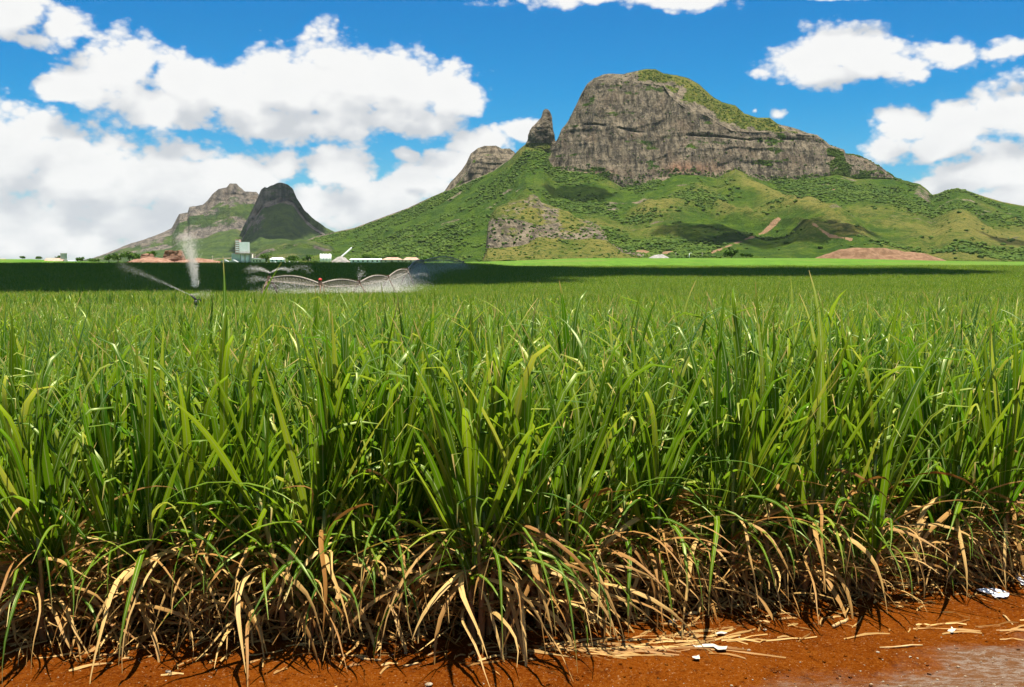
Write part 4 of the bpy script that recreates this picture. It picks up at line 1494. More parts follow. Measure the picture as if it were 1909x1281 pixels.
def plan_shoot(rr, edge):
    """leaf list of one shoot: (kind, height, azimuth, ribbon args)"""
    hs_ = rr.uniform(0.60, 0.88)
    a0 = rr.uniform(0, 2 * pi)
    leaves = []
    n = rr.randint(9, 12)
    for i in range(n):
        q = i / (n - 1)                         # 0 lowest, 1 the spindle leaf
        h_ = hs_ * (0.34 + 0.70 * q)
        az = a0 + pi * i + rr.gauss(0, 0.45)
        th = R(24) * (1 - q) ** 1.1 + R(rr.uniform(2, 9))
        L = (0.68 + 0.36 * sin(pi * (0.22 + 0.62 * q))) * rr.uniform(0.78, 1.16)
        if q > 0.9:
            L *= 0.85
        W = rr.uniform(0.026, 0.050) * (1.0 if q < 0.8 else 0.8)
        kind = rr.random()
        if q > 0.93 or kind < 0.36:
            bend, pw_ = R(rr.uniform(6, 30)), 2.2                    # straight
        elif kind < 0.88:
            bend, pw_ = R(rr.uniform(100, 170)), rr.uniform(4.0, 9.0)  # arched tip
        else:
            bend, pw_ = R(rr.uniform(45, 100)), 1.6                  # long arch
        leaves.append(('leaf', h_, az, dict(L=L, W=W, th0=th, bend=bend, pw=pw_, twist=rr.uniform(-0.9, 0.9), sway=rr.uniform(-0.35, 0.35), wob=0.03)))
    nd = rr.randint(7, 12) if edge else rr.randint(2, 4)
    for i in range(nd):
        h_ = rr.uniform(0.05, 0.50)
        az = rr.gauss(-0.75, 1.3) if edge else rr.uniform(0, 2 * pi)
        L = rr.uniform(0.45, 0.9)
        if rr.random() < 0.45:
            leaves.append(('dry_leaf', h_ + 0.1, rr.uniform(0, 2 * pi), dict(L=L, W=rr.uniform(0.011, 0.030), th0=R(rr.uniform(12, 40)), bend=R(rr.uniform(125, 150)), pw=rr.uniform(0.35, 0.6),
                                                                             twist=rr.uniform(-2.2, 2.2), sway=rr.uniform(-0.6, 0.6), wob=0.13)))
            continue
        leaves.append(('dry_leaf', h_, az, dict(L=L, W=rr.uniform(0.009, 0.026), th0=R(rr.uniform(20, 70)), bend=R(rr.uniform(60, 110)), pw=rr.uniform(0.7, 1.3),
                                                twist=rr.uniform(-2.2, 2.2), sway=rr.uniform(-0.6, 0.6), wob=0.16)))
    if edge:
        for i in range(rr.randint(2, 4)):                            # lower green leaves spilling out over the dirt
            leaves.append(('leaf', rr.uniform(0.2, 0.5), rr.gauss(-0.9, 0.9), dict(L=rr.uniform(0.6, 0.95), W=rr.uniform(0.014, 0.028), th0=R(rr.uniform(12, 45)), bend=R(rr.uniform(80, 145)), pw=rr.uniform(0.8, 1.4),
                                                                                 twist=rr.uniform(-1, 1), sway=rr.uniform(-0.4, 0.4), wob=0.05)))
    return hs_, leaves


def stalk_mesh(rr, hs_):
    pts, rs = [], []
    for i in range(7):
        q = i / 6
        pts.append((0.02 * sin(q * 3 + hs_ * 9), 0.02 * cos(q * 2.5 + hs_ * 5) - 0.02, -0.03 + hs_ * 1.02 * q))
        rs.append((0.017 if i % 2 else 0.0145) * (1 - 0.35 * q))
    b = MB().tube(pts, rs, 6)
    me = bpy.data.meshes.new('stalk')
    me.from_pydata(b.v, [], b.f)
    me.polygons.foreach_set('use_smooth', np.full(len(b.f), True))
    me.materials.append(M_STALK)
    return me


class Shoot:
    pass


shoots = {True: [], False: []}
for edge, cnt in ((True, 12), (False, 14)):
    for i in range(cnt):
        rr = random.Random(1000 + i + 500 * edge)
        s = Shoot()
        s.hs, plan = plan_shoot(rr, edge)
        s.stalk = stalk_mesh(rr, s.hs)
        s.parts = []
        joined = []
        for (kind, h_, az, kw) in plan:
            v, f, u = ribbon(rr, **kw)
            rnd = rr.random()
            me = blade_mesh(kind, [(v, f, u, rnd, 0)], [M_LEAF if kind == 'leaf' else M_DRY])
            s.parts.append((kind, me, h_, az))
            joined.append((xf(v, (0, 0, h_), az), f, u, rnd, 0 if kind == 'leaf' else 1))
        s.joined = blade_mesh('cane_shoot', joined, [M_LEAF, M_DRY])
        shoots[edge].append(s)

# positions: shoots grow in stools that fan outward, the stools stand in rows along the edge
Y_MID = 46.0
rr = random.Random(5)
all_shoots = []        # x, y, row, clump, tilt x, tilt y
nclump = 0


def stool(cx_, cy_, row, k_, rad=0.15, fan=11.0):
    global nclump
    for q_ in range(k_):
        a_ = rr.uniform(0, 2 * pi)
        d_ = rr.random() ** 0.6
        lean = R(fan) * d_ * rr.uniform(0.4, 1.3)
        ox, oy = cos(a_) * d_, sin(a_) * d_
        all_shoots.append((cx_ + ox * rad, cy_ + oy * rad, row, nclump, -oy / max(d_, .01) * lean + rr.gauss(0, .035), ox / max(d_, .01) * lean + rr.gauss(0, .035)))
    nclump += 1


row, off = 0, 0.14
while True:
    ymin = 6.4 + off
    if ymin > Y_MID:
        break
    hw_ = 0.56 * (ymin + 1) + 1.2 if row else 4.3
    xx = -hw_ - rr.uniform(0, 0.5)
    while xx < hw_ + 0.2:
        ey = float(field_edge(xx)) if abs(xx) < 9 else 8.2
        yc_ = (ey if ymin < 12 else 6.9) + off + rr.gauss(0, 0.05 if row == 0 else 0.10)
        stool(xx + rr.gauss(0, 0.04), yc_, row, rr.randint(8, 11) if row < 6 else rr.randint(7, 9), 0.13 if row == 0 else 0.17)
        xx += rr.uniform(0.44, 0.66) if row else rr.uniform(0.42, 0.66)
    row += 1
    off += rr.uniform(0.52, 0.68)

inview = [abs(a[0]) < 0.468 * a[1] + 0.12 for a in all_shoots]
near_first = sorted([i for i in range(len(all_shoots)) if inview[i]], key=lambda i: (all_shoots[i][2] > 0, all_shoots[i][1] - float(field_edge(all_shoots[i][0])) if all_shoots[i][1] < 12 else 99))
chosen = near_first[:300]
chosen_set = set(chosen)

ORD = 'first second third fourth fifth sixth seventh eighth ninth tenth eleventh twelfth'.split()


def place_word(i, n):
    """the i-th of n from the left in words"""
    if i == 0:
        return 'leftmost'
    if i == n - 1:
        return 'rightmost'
    if i < n / 2:
        return ORD[i] + ' from left'
    return ORD[n - 1 - i] + ' from right'


edge_label = {}
front = [i for i in chosen if all_shoots[i][2] == 0]
vis = []
for i in sorted(front, key=lambda i: all_shoots[i][0]):
    if all_shoots[i][3] not in vis:
        vis.append(all_shoots[i][3])
vis.sort()
for c_ in vis:
    mem = sorted([i for i in front if all_shoots[i][3] == c_], key=lambda i: all_shoots[i][0])
    for q_, i in enumerate(mem):
        edge_label[i] = 'sugarcane plant, %s in the front-row clump that is %s' % (place_word(q_, len(mem)) if len(mem) > 1 else 'only stem', place_word(vis.index(c_), len(vis)))
L_IN = 'green sugarcane plant standing just behind the front row'


def shoot_rot(tx, ty, rz):
    v = Vector((tx, ty, 0))
    a_ = v.length
    M = Matrix.Rotation(a_, 3, v.normalized()) if a_ > 1e-5 else Matrix.Identity(3)
    return (M @ Matrix.Rotation(rz, 3, 'Z')).to_euler()


for n_, i in enumerate(chosen):
    x_, y_, row, c_, tx, ty = all_shoots[i]
    edge = row == 0
    s = shoots[edge][n_ % len(shoots[edge])]
    z_ = zs(x_, y_)
    if edge:
        sc = rr.uniform(1.02, 1.32) if rr.random() < 0.72 else rr.uniform(0.5, 0.75)
    else:
        sc = rr.uniform(1.0, 1.26) if rr.random() < 0.8 else rr.uniform(0.6, 0.85)
    rz = rr.gauss(0, 0.5) if edge else rr.uniform(0, 2 * pi)
    root = bpy.data.objects.new('sugarcane_plant', None)
    root.empty_display_size = 0.2
    root.location = (x_, y_, z_ - 0.02)
    root.rotation_euler = shoot_rot(tx, ty, rz)
    root.scale = (sc, sc, sc * rr.uniform(0.94, 1.06))
    COL.objects.link(root)
    tag(root, edge_label[i] if edge else L_IN, 'sugarcane', 'sugarcane plants along the field edge' if edge else 'sugarcane plants behind the front row')
    o = bpy.data.objects.new('stalk', s.stalk)
    o.parent = root
    COL.objects.link(o)
    for (kind, me, h_, az) in s.parts:
        o = bpy.data.objects.new(kind, me)
        o.location = (0, 0, h_)
        o.rotation_euler = (0, 0, az)
        o.parent = root
        COL.objects.link(o)

# the rest of the near field
rest_ = [a for i, a in enumerate(all_shoots) if i not in chosen_set]
A = np.array(rest_)
n = len(A)
r_ = np.random.default_rng(9)
hgt_var = (1 + 0.09 * vnoise(A[:, 0] / 2.3, A[:, 1] / 2.3, seed=14)) * (1.12 - 0.12 * sstep(A[:, 1], 9, 18))
sc = np.where(r_.random(n) < 0.82, r_.uniform(0.84, 1.12, n), r_.uniform(0.6, 0.85, n)) * hgt_var
rz_ = r_.uniform(0, 6.28, n)
rot_ = np.array([tuple(shoot_rot(a[4], a[5], z_)) for a, z_ in zip(rest_, rz_)])
print('shoots in the near field', len(all_shoots))
scatter('sugarcane_field', np.stack([A[:, 0], A[:, 1], zg(A[:, 0], A[:, 1]) - 0.02 + 0.05 * (A[:, 1] < 9.5)], -1), rot_,
        np.stack([sc, sc, sc], -1), r_.integers(0, 14, n), [proto('cane_shoot', s.joined) for s in shoots[False]], 'dense green sugarcane crop filling the near field', 'sugarcane crop')


# far cane: patches of plants
def patch(seed, size=4.0, n=120, seg=4, blades=7):
    rr = random.Random(seed)
    parts = []
    for i in range(n):
        bx, by = rr.uniform(-size / 2, size / 2), rr.uniform(-size / 2, size / 2)
        hh = rr.uniform(0.6, 0.9)
        s_ = rr.uniform(0.72, 1.25)
        a0 = rr.uniform(0, 6.28)
        for j in range(blades):
            q = j / (blades - 1)
            big = rr.random() < 0.24
            v, f, u = ribbon(rr, L=s_ * rr.uniform(0.65, 1.05), W=rr.uniform(0.05, 0.08), th0=R(36) * (1 - q) + R(4), bend=R(rr.uniform(80, 140)) if big else R(rr.uniform(8, 40)),
                             pw=2.6, twist=rr.uniform(-0.8, 0.8), seg=seg, sway=rr.uniform(-0.3, 0.3), two=False)
            parts.append((xf(v, (bx, by, s_ * hh * (0.45 + 0.6 * q)), a0 + pi * j + rr.gauss(0, 0.5)), f, u, rr.random(), 0))
    return blade_mesh('cane_patch', parts, [M_LEAF])


patches = [proto('cane_patch', patch(3000 + i)) for i in range(4)]
px_l, py_l = [], []
yy = Y_MID + 1.5
while yy < 372:
    hw = 0.58 * yy + 6
    xs = np.arange(-hw, hw, 3.4)
    px_l.append(xs + r_.uniform(-0.5, 0.5, len(xs)))
    py_l.append(np.full(len(xs), yy) + r_.uniform(-0.5, 0.5, len(xs)))
    yy += 3.4
PX, PYY = np.concatenate(px_l), np.concatenate(py_l)
n = len(PX)
e = 1.0
slx = np.arctan((zg(PX, PYY + e) - zg(PX, PYY - e)) / (2 * e))
hv = (1 + 0.10 * vnoise(PX / 9, PYY / 9, seed=15)) * r_.uniform(0.94, 1.06, n)
scatter('sugarcane_hillside', np.stack([PX, PYY, zg(PX, PYY) - 0.02], -1), np.stack([slx, np.zeros(n), r_.integers(0, 4, n) * (pi / 2)], -1),
        np.stack([np.ones(n), np.ones(n), hv], -1), r_.integers(0, 4, n), patches, 'far sugarcane crop dipping and rising to the field crest', 'sugarcane crop')

# ------------------------------------------------------------------ dry trash at the foot of the cane and on the dirt
rr = random.Random(77)
parts = []
for i in range(3600):
    x_ = rr.uniform(-4.6, 4.9)
    y_ = float(field_edge(x_)) + 0.04 + rr.expovariate(1 / 0.45)
    if y_ > 9.2 or float(vnoise(np.array([x_ * 2.1]), np.array([y_ * 1.2]), seed=23)[0]) < rr.uniform(-0.7, 0.25):
        continue
    L = rr.uniform(0.25, 0.75)
    h_ = zs(x_, y_) + max(0, rr.gauss(0.05, 0.10))
    v, f, u = ribbon(rr, L=L, W=rr.uniform(0.008, 0.024), th0=R(rr.uniform(15, 85)), bend=R(rr.uniform(20, 95)), pw=rr.uniform(0.8, 1.6), twist=rr.uniform(-2.5, 2.5), seg=5, sway=rr.uniform(-0.8, 0.8), wob=0.2, two=False)
    v = xf(v, (x_, y_, h_), rr.gauss(-0.7, 1.1))
    v[:, 2] = np.maximum(v[:, 2], zg(v[:, 0], v[:, 1]) + 0.05)
    parts.append((v, f, u, rr.random(), 0))
o = link('dry_cane_leaves', blade_mesh('dry_cane_leaves', parts, [M_DRY]))
tag(o, 'tangle of dry tan cane leaves around the foot of the front rows', 'dry leaves', kind='stuff')

parts = []
for i in range(1150):
    x_ = rr.uniform(-4.2, 4.6)
    e_ = float(field_edge(x_))
    if i < 42:
        x_, y_ = rr.gauss(0.62, 0.26), rr.gauss(6.30, 0.06)          # the swept heap in the bare gap
        a_ = rr.gauss(0.05, 0.3)
        L = rr.uniform(0.15, 0.5)
    elif i < 80:
        x_, y_ = rr.gauss(1.15, 0.35), rr.gauss(6.52, 0.09)
        a_ = rr.gauss(0.2, 0.4)
        L = rr.uniform(0.06, 0.35)
    elif i < 112:
        x_, y_ = rr.gauss(3.0, 0.5), rr.gauss(6.72, 0.10)
        a_ = rr.gauss(0.15, 0.3)
        L = rr.uniform(0.08, 0.45)
    else:
        y_ = e_ - rr.expovariate(1 / 0.16) + 0.08
        a_ = rr.uniform(0, pi)
        L = rr.uniform(0.03, 0.22)
    if y_ < 5.0:
        continue
    seg = 4
    pts_ = []
    cv = rr.uniform(-0.6, 0.6)
    W = rr.uniform(0.003, 0.012)
    v = []
    for j in range(seg + 1):
        s_ = j / seg
        aa = a_ + cv * s_
        if j == 0:
            cxp, cyp = x_, y_
        else:
            cxp += cos(aa) * L / seg
            cyp += sin(aa) * L / seg
        w = W * (1 - 0.7 * abs(s_ - 0.4))
        for sg in (-1, 1):
            vx, vy = cxp - sin(aa) * w / 2 * sg, cyp + cos(aa) * w / 2 * sg
            v.append((vx, vy, 0.006 + 0.012 * sin(pi * s_) * rr.random() + 0.003 * sg))
    v = np.array(v)
    v[:, 2] += zg(v[:, 0], v[:, 1]) + dirt_h(v[:, 0], v[:, 1])
    f = [(2 * j, 2 * j + 2, 2 * j + 3, 2 * j + 1) for j in range(seg)]
    u = [(q % 2, (q // 2) / seg) for q in range(len(v))]
    parts.append((v, f, u, rr.random(), 0))
o = link('leaf_litter', blade_mesh('leaf_litter', parts, [M_DRY]))
tag(o, 'loose dry leaf strips strewn on the red dirt', 'leaf litter', kind='stuff')

# ------------------------------------------------------------------ scraps, stones and stalk pieces on the dirt
M_PAPER = plain_mat('torn_paper', (0.368, 0.336, 0.256, 1), (0.48, 0.448, 0.36, 1), 9.0, 0.8)
M_PEBBLE = plain_mat('pebble_stone', (0.18, 0.12, 0.066, 1), (0.3, 0.252, 0.18, 1), 20.0, 0.8)


def ground_at(px, py):
    d = ray(px, py)
    tt_ = EYE / -d[2]
    for _ in range(6):
        x_, y_ = d[0] * tt_, d[1] * tt_
        tt_ = (EYE - zs(x_, y_)) / -d[2]
    return d[0] * tt_, d[1] * tt_


def scrap(outline, label, name='paper_scrap', cat='paper scrap', m=M_PAPER, seed=0):
    """outline: pixels on the photograph of a flat torn sheet lying on the dirt"""
    pts_ = [ground_at(*q) for q in outline]
    cx_ = sum(p_[0] for p_ in pts_) / len(pts_)
    cy_ = sum(p_[1] for p_ in pts_) / len(pts_)
    rr_ = random.Random(seed)
    bm = bmesh.new()
    vs = [bm.verts.new((x_ - cx_, y_ - cy_, 0)) for x_, y_ in pts_]
    fc = bm.faces.new(vs)
    bmesh.ops.triangulate(bm, faces=[fc])
    bmesh.ops.subdivide_edges(bm, edges=bm.edges[:], cuts=2, use_grid_fill=True)
    for v_ in bm.verts:
        zz_ = zs(v_.co.x + cx_, v_.co.y + cy_) - zs(cx_, cy_)
        v_.co.z = zz_ + 0.008 + 0.014 * abs(float(vnoise(np.array([v_.co.x * 14 + seed]), np.array([v_.co.y * 14]), seed=seed)[0]))
    r_ = bmesh.ops.extrude_face_region(bm, geom=bm.faces[:])
    for v_ in r_['geom']:
        if isinstance(v_, bmesh.types.BMVert):
            v_.co.z += 0.003
    bmesh.ops.recalc_face_normals(bm, faces=bm.faces[:])
    me = bpy.data.meshes.new(name)
    bm.to_mesh(me)
    bm.free()
    o = link(name, me, [m])
    o.location = (cx_, cy_, zs(cx_, cy_))
    return tag(o, label, cat)


scrap([(1291, 1208), (1310, 1205.5), (1330, 1205), (1334, 1208), (1342, 1210), (1356, 1209), (1353, 1217), (1338, 1217), (1330, 1212), (1300, 1211)], 'long white torn paper scrap on the red dirt', seed=1)
scrap([(1290, 1230), (1298, 1229), (1303, 1227), (1305, 1234), (1297, 1234), (1291, 1232)], 'small white paper scrap below the long torn one', seed=2)
scrap([(1333, 1184), (1345, 1182.5), (1356, 1185), (1350, 1187), (1336, 1186.5)], 'narrow cream chip lying just above the long torn paper', seed=3)
scrap([(1246, 1160), (1256, 1158), (1260, 1163), (1249, 1165)], 'cream paper flake among the litter left of the long scrap', seed=4)
scrap([(1766, 1180), (1774, 1172), (1783, 1178), (1776, 1184)], 'crumpled cream scrap on the dirt at the right', seed=5)
M_SHEET = plain_mat('plastic_sheet', (0.62, 0.64, 0.68, 1), (0.80, 0.81, 0.84, 1), 12.0, 0.4)
scrap([(1820, 1104), (1850, 1102), (1882, 1108), (1880, 1116), (1855, 1118), (1848, 1110), (1826, 1106)], 'crumpled white plastic sheet lying under the cane', 'plastic_sheet', 'plastic sheet', M_SHEET, 6)
scrap([(1893, 1074), (1909, 1072), (1925, 1080), (1920, 1096), (1905, 1094), (1896, 1084)], 'bluish white plastic sheet at the far edge of the cane, right border', 'plastic_sheet', 'plastic sheet', M_SHEET, 7)


def pebble(px, py, r_, label, seed, group='pebbles on the dirt'):
    x_, y_ = ground_at(px, py)
    bm = bmesh.new()
    bmesh.ops.create_icosphere(bm, subdivisions=2, radius=1)
    rr_ = random.Random(seed)
    v0 = np.array([v_.co for v_ in bm.verts])
    dn = 1 + 0.3 * fbm(v0[:, 0] + seed, v0[:, 1], v0[:, 2], oct=3, seed=seed)
    for v_, s_ in zip(bm.verts, dn):
        v_.co = Vector((v_.co.x * r_ * 1.3 * s_, v_.co.y * r_ * s_, v_.co.z * r_ * 0.6 * s_))
    me = bpy.data.meshes.new('pebble')
    bm.to_mesh(me)
    bm.free()
    o = link('pebble', me, [M_PEBBLE])
    o.location = (x_, y_, zs(x_, y_) + r_ * 0.25)
    o.rotation_euler = (0, 0, rr_.uniform(0, 6))
    return tag(o, label, 'pebble', group)


pebble(799, 1270, 0.018, 'pale round pebble on bare dirt below the middle of the cane', 1)
pebble(314, 1253, 0.014, 'small whitish pebble on dirt below the left clump', 2)
pebble(756, 1218, 0.010, 'tiny pale pebble by the leaf tips left of centre', 3)
pebble(1426, 1175, 0.012, 'tiny cream pebble beside the fork of shadow', 4)
pebble(1396, 1213, 0.010, 'small tan pebble right of the long torn paper', 5)
# small stones strewn over the road shoulder, too many to count
rr = random.Random(31)
parts_v, parts_f = [], []
bmq = bmesh.new()
bmesh.ops.create_icosphere(bmq, subdivisions=1, radius=1)
bv = np.array([v_.co for v_ in bmq.verts])
bf = [tuple(v_.index for v_ in f_.verts) for f_ in bmq.faces]
bmq.free()
gb_ = MB()
for i in range(3600):
    x_ = rr.uniform(-4.5, 5.2)
    y_ = rr.uniform(4.9, 6.6)
    grav = (5.02 + 0.40 * x_ - y_) > rr.gauss(-0.1, 0.25)
    if not grav and rr.random() < 0.86:
        continue
    if y_ > field_edge(x_) - 0.05:
        continue
    s_ = (rr.uniform(0.0015, 0.005) if not grav else 0.002 + 0.008 * rr.random() ** 2.5)
    a_ = rr.uniform(0, 6.28)
    jj = np.array([[rr.uniform(0.75, 1.25)] for _ in range(len(bv))])
    v = bv * jj * np.array([1.3, 1.0, 0.65]) * s_
    v = xf(v, (x_, y_, zs(x_, y_) + s_ * 0.3), a_)
    gb_.add(v, bf)
cl_ = MB()
for i in range(2600):
    x_ = rr.uniform(-4.2, 4.8)
    y_ = rr.uniform(5.0, float(field_edge(x_)) + 0.25)
    if (5.14 + 0.40 * x_ - y_) > 0.1 and rr.random() < 0.8:
        continue
    s_ = 0.003 + 0.011 * rr.random() ** 3
    jj = np.array([[rr.uniform(0.6, 1.3)] for _ in range(len(bv))])
    cl_.add(xf(bv * jj * np.array([1.2, 1.0, 0.8]) * s_, (x_, y_, zs(x_, y_) + s_ * 0.25), rr.uniform(0, 6.28)), bf)
tag(cl_.build('soil_clods', M_SOIL), 'crumbs and clods of red soil lying on the dirt strip', 'clods', kind='stuff')
o = gb_.build('loose_stones', M_PEBBLE)
tag(o, 'fine loose stones strewn over the dirt and road shoulder', 'stones', kind='stuff')


def stalk_piece(px0, py0, px1, py1, r_, label, seed):
    x0, y0 = ground_at(px0, py0)
    x1, y1 = ground_at(px1, py1)
    pts_ = []
    for i in range(5):
        q = i / 4
        x_, y_ = x0 + (x1 - x0) * q, y0 + (y1 - y0) * q
        pts_.append((x_, y_, zs(x_, y_) + r_ * 0.9 + 0.004 * sin(q * 5 + seed)))
    o = MB().tube(pts_, [r_ * 0.8, r_, r_ * 0.92, r_, r_ * 0.75], 7).build('cane_stalk_piece', M_DRYSTALK)
    return tag(o, label, 'cane stalk', 'broken cane stalks on the dirt')


M_DRYSTALK = plain_mat('dry_stalk', (0.32, 0.18, 0.065, 1), (0.46, 0.32, 0.14, 1), 14.0, 0.6)
stalk_piece(1553, 1172, 1580, 1157, 0.012, 'thick pale stalk piece lying at the foot of the cane, right of centre', 1)
stalk_piece(668, 1228, 710, 1233, 0.007, 'thin brown stalk on bare dirt left of centre', 2)
stalk_piece(752, 1243, 780, 1239, 0.006, 'short tan stalk below the middle clump', 3)
stalk_piece(1275, 1148, 1300, 1146, 0.011, 'short thick tan stalk left of the bare gap\'s end', 4)
stalk_piece(1640, 1208, 1720, 1204, 0.006, 'long thin tan stalk lying above the grey gravel', 5)
stalk_piece(1870, 1148, 1888, 1165, 0.006, 'thin pale stalk pointing at the viewer on the dirt, far right', 6)

# ------------------------------------------------------------------ irrigation
def pivot_point(px, py, hgt_):
    """distance at which the pixel lies hgt_ above the ground"""
    d = ray(px, py)
    best, bd = 170.0, 9e9
    for Yc in np.arange(130, 352, 1.0):
        x_ = d[0] / d[1] * Yc
        e_ = abs(EYE + d[2] / d[1] * Yc - float(zg(x_, Yc)) - hgt_)
        if e_ < bd:
            best, bd = Yc, e_
    return best


TW = [(502, 519.5, 150), (597, 529.5, 143), (669, 527.5, 152), (723, 517.5, 172), (759, 503.5, 205), (788, 486.5, 262), (864, 489, 310)]
TP = [Vector(P(*q)) for q in TW]
t = thing('irrigation_pivot', 'long wheeled irrigation boom of arched truss spans spraying the cane', 'irrigation boom', (TP[0].x, TP[0].y, float(zg(TP[0].x, TP[0].y))))
org = t.location.copy()


def arch(i, n=16, rise=None):
    a, b = TP[i], TP[i + 1]
    rise = (0.65, 0.5, 0.6, 0.55, 0.85, 1.25)[i]
    return [a.lerp(b, j / n) + Vector((0, 0, rise * sin(pi * j / n))) for j in range(n + 1)]


ALLP = []
for i in range(6):
    pa = arch(i)
    ALLP.append(pa)
    MB().tube([p_ - org for p_ in pa], 0.13, 6).build('span_pipe', M_STEEL, t)
    b = MB()
    dirv = (TP[i + 1] - TP[i]).normalized()
    sd = dirv.cross(Vector((0, 0, 1))).normalized()
    for sg in (-1, 1):
        low = [pa[0]] + [p_ + sd * 0.55 * sg - Vector((0, 0, 0.9 * sin(pi * j / 16) ** 0.5)) for j, p_ in enumerate(pa) if 0 < j < 16] + [pa[-1]]
        b.tube([p_ - org for p_ in low], 0.045, 4)
        for j in range(1, 16):
            b.tube([pa[j] - org, low[j] - org], 0.022, 4)
            b.tube([pa[j] - org, low[min(j + 1, 15)] - org], 0.02, 4)
    b.build('truss', M_STEEL, t)
    for j in range(1, 16):
        p_ = pa[j] - org
        q_ = MB()
        q_.tube([p_, p_ + sd * 0.18 + Vector((0, 0, 0.28)), p_ + sd * 0.34 + Vector((0, 0, 0.1)), p_ + sd * 0.36 - Vector((0, 0, 1.5))], 0.018, 4)
        q_.build('drop_hose', M_RUST, t)
for i, p_ in enumerate(TP):
    dirv = (TP[min(i + 1, 6)] - TP[max(i - 1, 0)]).normalized()
    dirv.z = 0
    sd = dirv.cross(Vector((0, 0, 1))).normalized()
    if i == 0:
        sd = Vector((1, 0.25, 0)).normalized()
    zb_ = float(zg(p_.x, p_.y))
    hh = p_.z - zb_
    wd = 1.75
    for sg in (-1, 1):
        ft_ = Vector((p_.x, p_.y, zb_ + 0.45)) + sd * wd * sg
        MB().tube([p_ - org + sd * 0.1 * sg, ft_ - org], 0.15 if i == 0 else 0.08, 6).build('tower_leg', M_RUST, t)
        MB().tube([p_ - org + dirv * 0.3, ft_ - org + dirv * 0.9], 0.05, 5).build('brace', M_RUST, t)
        w_ = MB()
        ctr = ft_ - org
        ring = [ctr + (sd * cos(a_) + Vector((0, 0, 1)) * sin(a_)) * 0.5 for a_ in np.linspace(0, 2 * pi, 15)]
        w_.tube(ring, 0.15, 6, caps=False)
        w_.tube([ctr - dirv * 0.15, ctr + dirv * 0.15], 0.2, 8)
        w_.build('wheel', M_BLACK, t)
    MB().tube([Vector((p_.x, p_.y, zb_ + 0.5)) - sd * wd - org, Vector((p_.x, p_.y, zb_ + 0.5)) + sd * wd - org], 0.08, 6).build('base_beam', M_RUST, t)
    MB().box(p_ - org + Vector((0, 0, 0.1)), (0.5, 0.5, 0.55), 0, (0.8, 0.8)).build('control_box', M_RUST, t)
lm = MB()
ctr = TP[1] - org + Vector((0, 0, 0.45))
lm.tube([ctr - Vector((0, 0, 0.3)), ctr + Vector((0, 0, 0.05)), ctr + Vector((0, 0, 0.2)), ctr + Vector((0, 0, 0.3))], [0.12, 0.26, 0.24, 0.06], 10)
lm.build('warning_lamp', M_REDP, t)
for p_ in (TP[0], TP[2]):
    g_ = MB()
    g_.tube([p_ - org, p_ - org + Vector((0, 0, 0.7)), p_ - org + Vector((0.5, 0, 1.0))], [0.08, 0.07, 0.05], 6)
    g_.build('end_gun', M_BLACK, t)


def water_material(name, density, noise_scale, col=(0.92, 0.95, 1.0), thr=(0.3, 0.75)):
    m, k, out = material(name)
    tcn = k.new('ShaderNodeTexCoord')
    geo_a = k.attr('dens')
    n_ = k.noise(tcn.outputs['Object'], noise_scale, 4, 0.6)
    dn_ = k.math('MULTIPLY', k.smooth(n_, thr[0], thr[1]), density)
    vs_ = k.new('ShaderNodeVolumePrincipled')
    vs_.inputs['Color'].default_value = (*col, 1)
    vs_.inputs['Anisotropy'].default_value = 0.3
    k.l.new(dn_, vs_.inputs['Density'])
    k.l.new(vs_.outputs[0], out.inputs['Volume'])
    return m


# droplets: the jets and plumes are thousands of small water drops
m, k, out = material('water_drops')
d_ = principled(k, None, (0.97, 0.93, 0.86, 1), 0.5, 0.3)
t_ = k.new('ShaderNodeBsdfTranslucent')
t_.inputs[0].default_value = (0.97, 0.93, 0.86, 1)
mx = k.new('ShaderNodeMixShader')
mx.inputs[0].default_value = 0.5
k.l.new(d_, mx.inputs[1])
k.l.new(t_.outputs[0], mx.inputs[2])
k.l.new(mx.outputs[0], out.inputs[0])
M_DROP = m
OCT_V = np.array([(1, 0, 0), (-1, 0, 0), (0, 1, 0), (0, -1, 0), (0, 0, 1), (0, 0, -1)], float)
OCT_F = np.array([(0, 2, 4), (2, 1, 4), (1, 3, 4), (3, 0, 4), (2, 0, 5), (1, 2, 5), (3, 1, 5), (0, 3, 5)])


def drops(name, pts_, rad, label, cat):
    pts_ = np.asarray(pts_)
    n_ = len(pts_)
    v = (pts_[:, None, :] + OCT_V[None] * np.asarray(rad)[:, None, None]).reshape(-1, 3)
    f = (OCT_F[None] + 6 * np.arange(n_)[:, None, None]).reshape(-1, 3)
    me = bpy.data.meshes.new(name)
    me.vertices.add(len(v))
    me.vertices.foreach_set('co', v.reshape(-1).astype(np.float32))
    me.loops.add(f.size)
    me.loops.foreach_set('vertex_index', f.reshape(-1).astype(np.int32))
    me.polygons.add(len(f))
    me.polygons.foreach_set('loop_start', np.arange(0, f.size, 3, dtype=np.int32))
    me.polygons.foreach_set('loop_total', np.full(len(f), 3, dtype=np.int32))
    me.update(calc_edges=True)
    return tag(link(name, me, [M_DROP]), label, cat, kind='stuff')


r_ = np.random.default_rng(44)
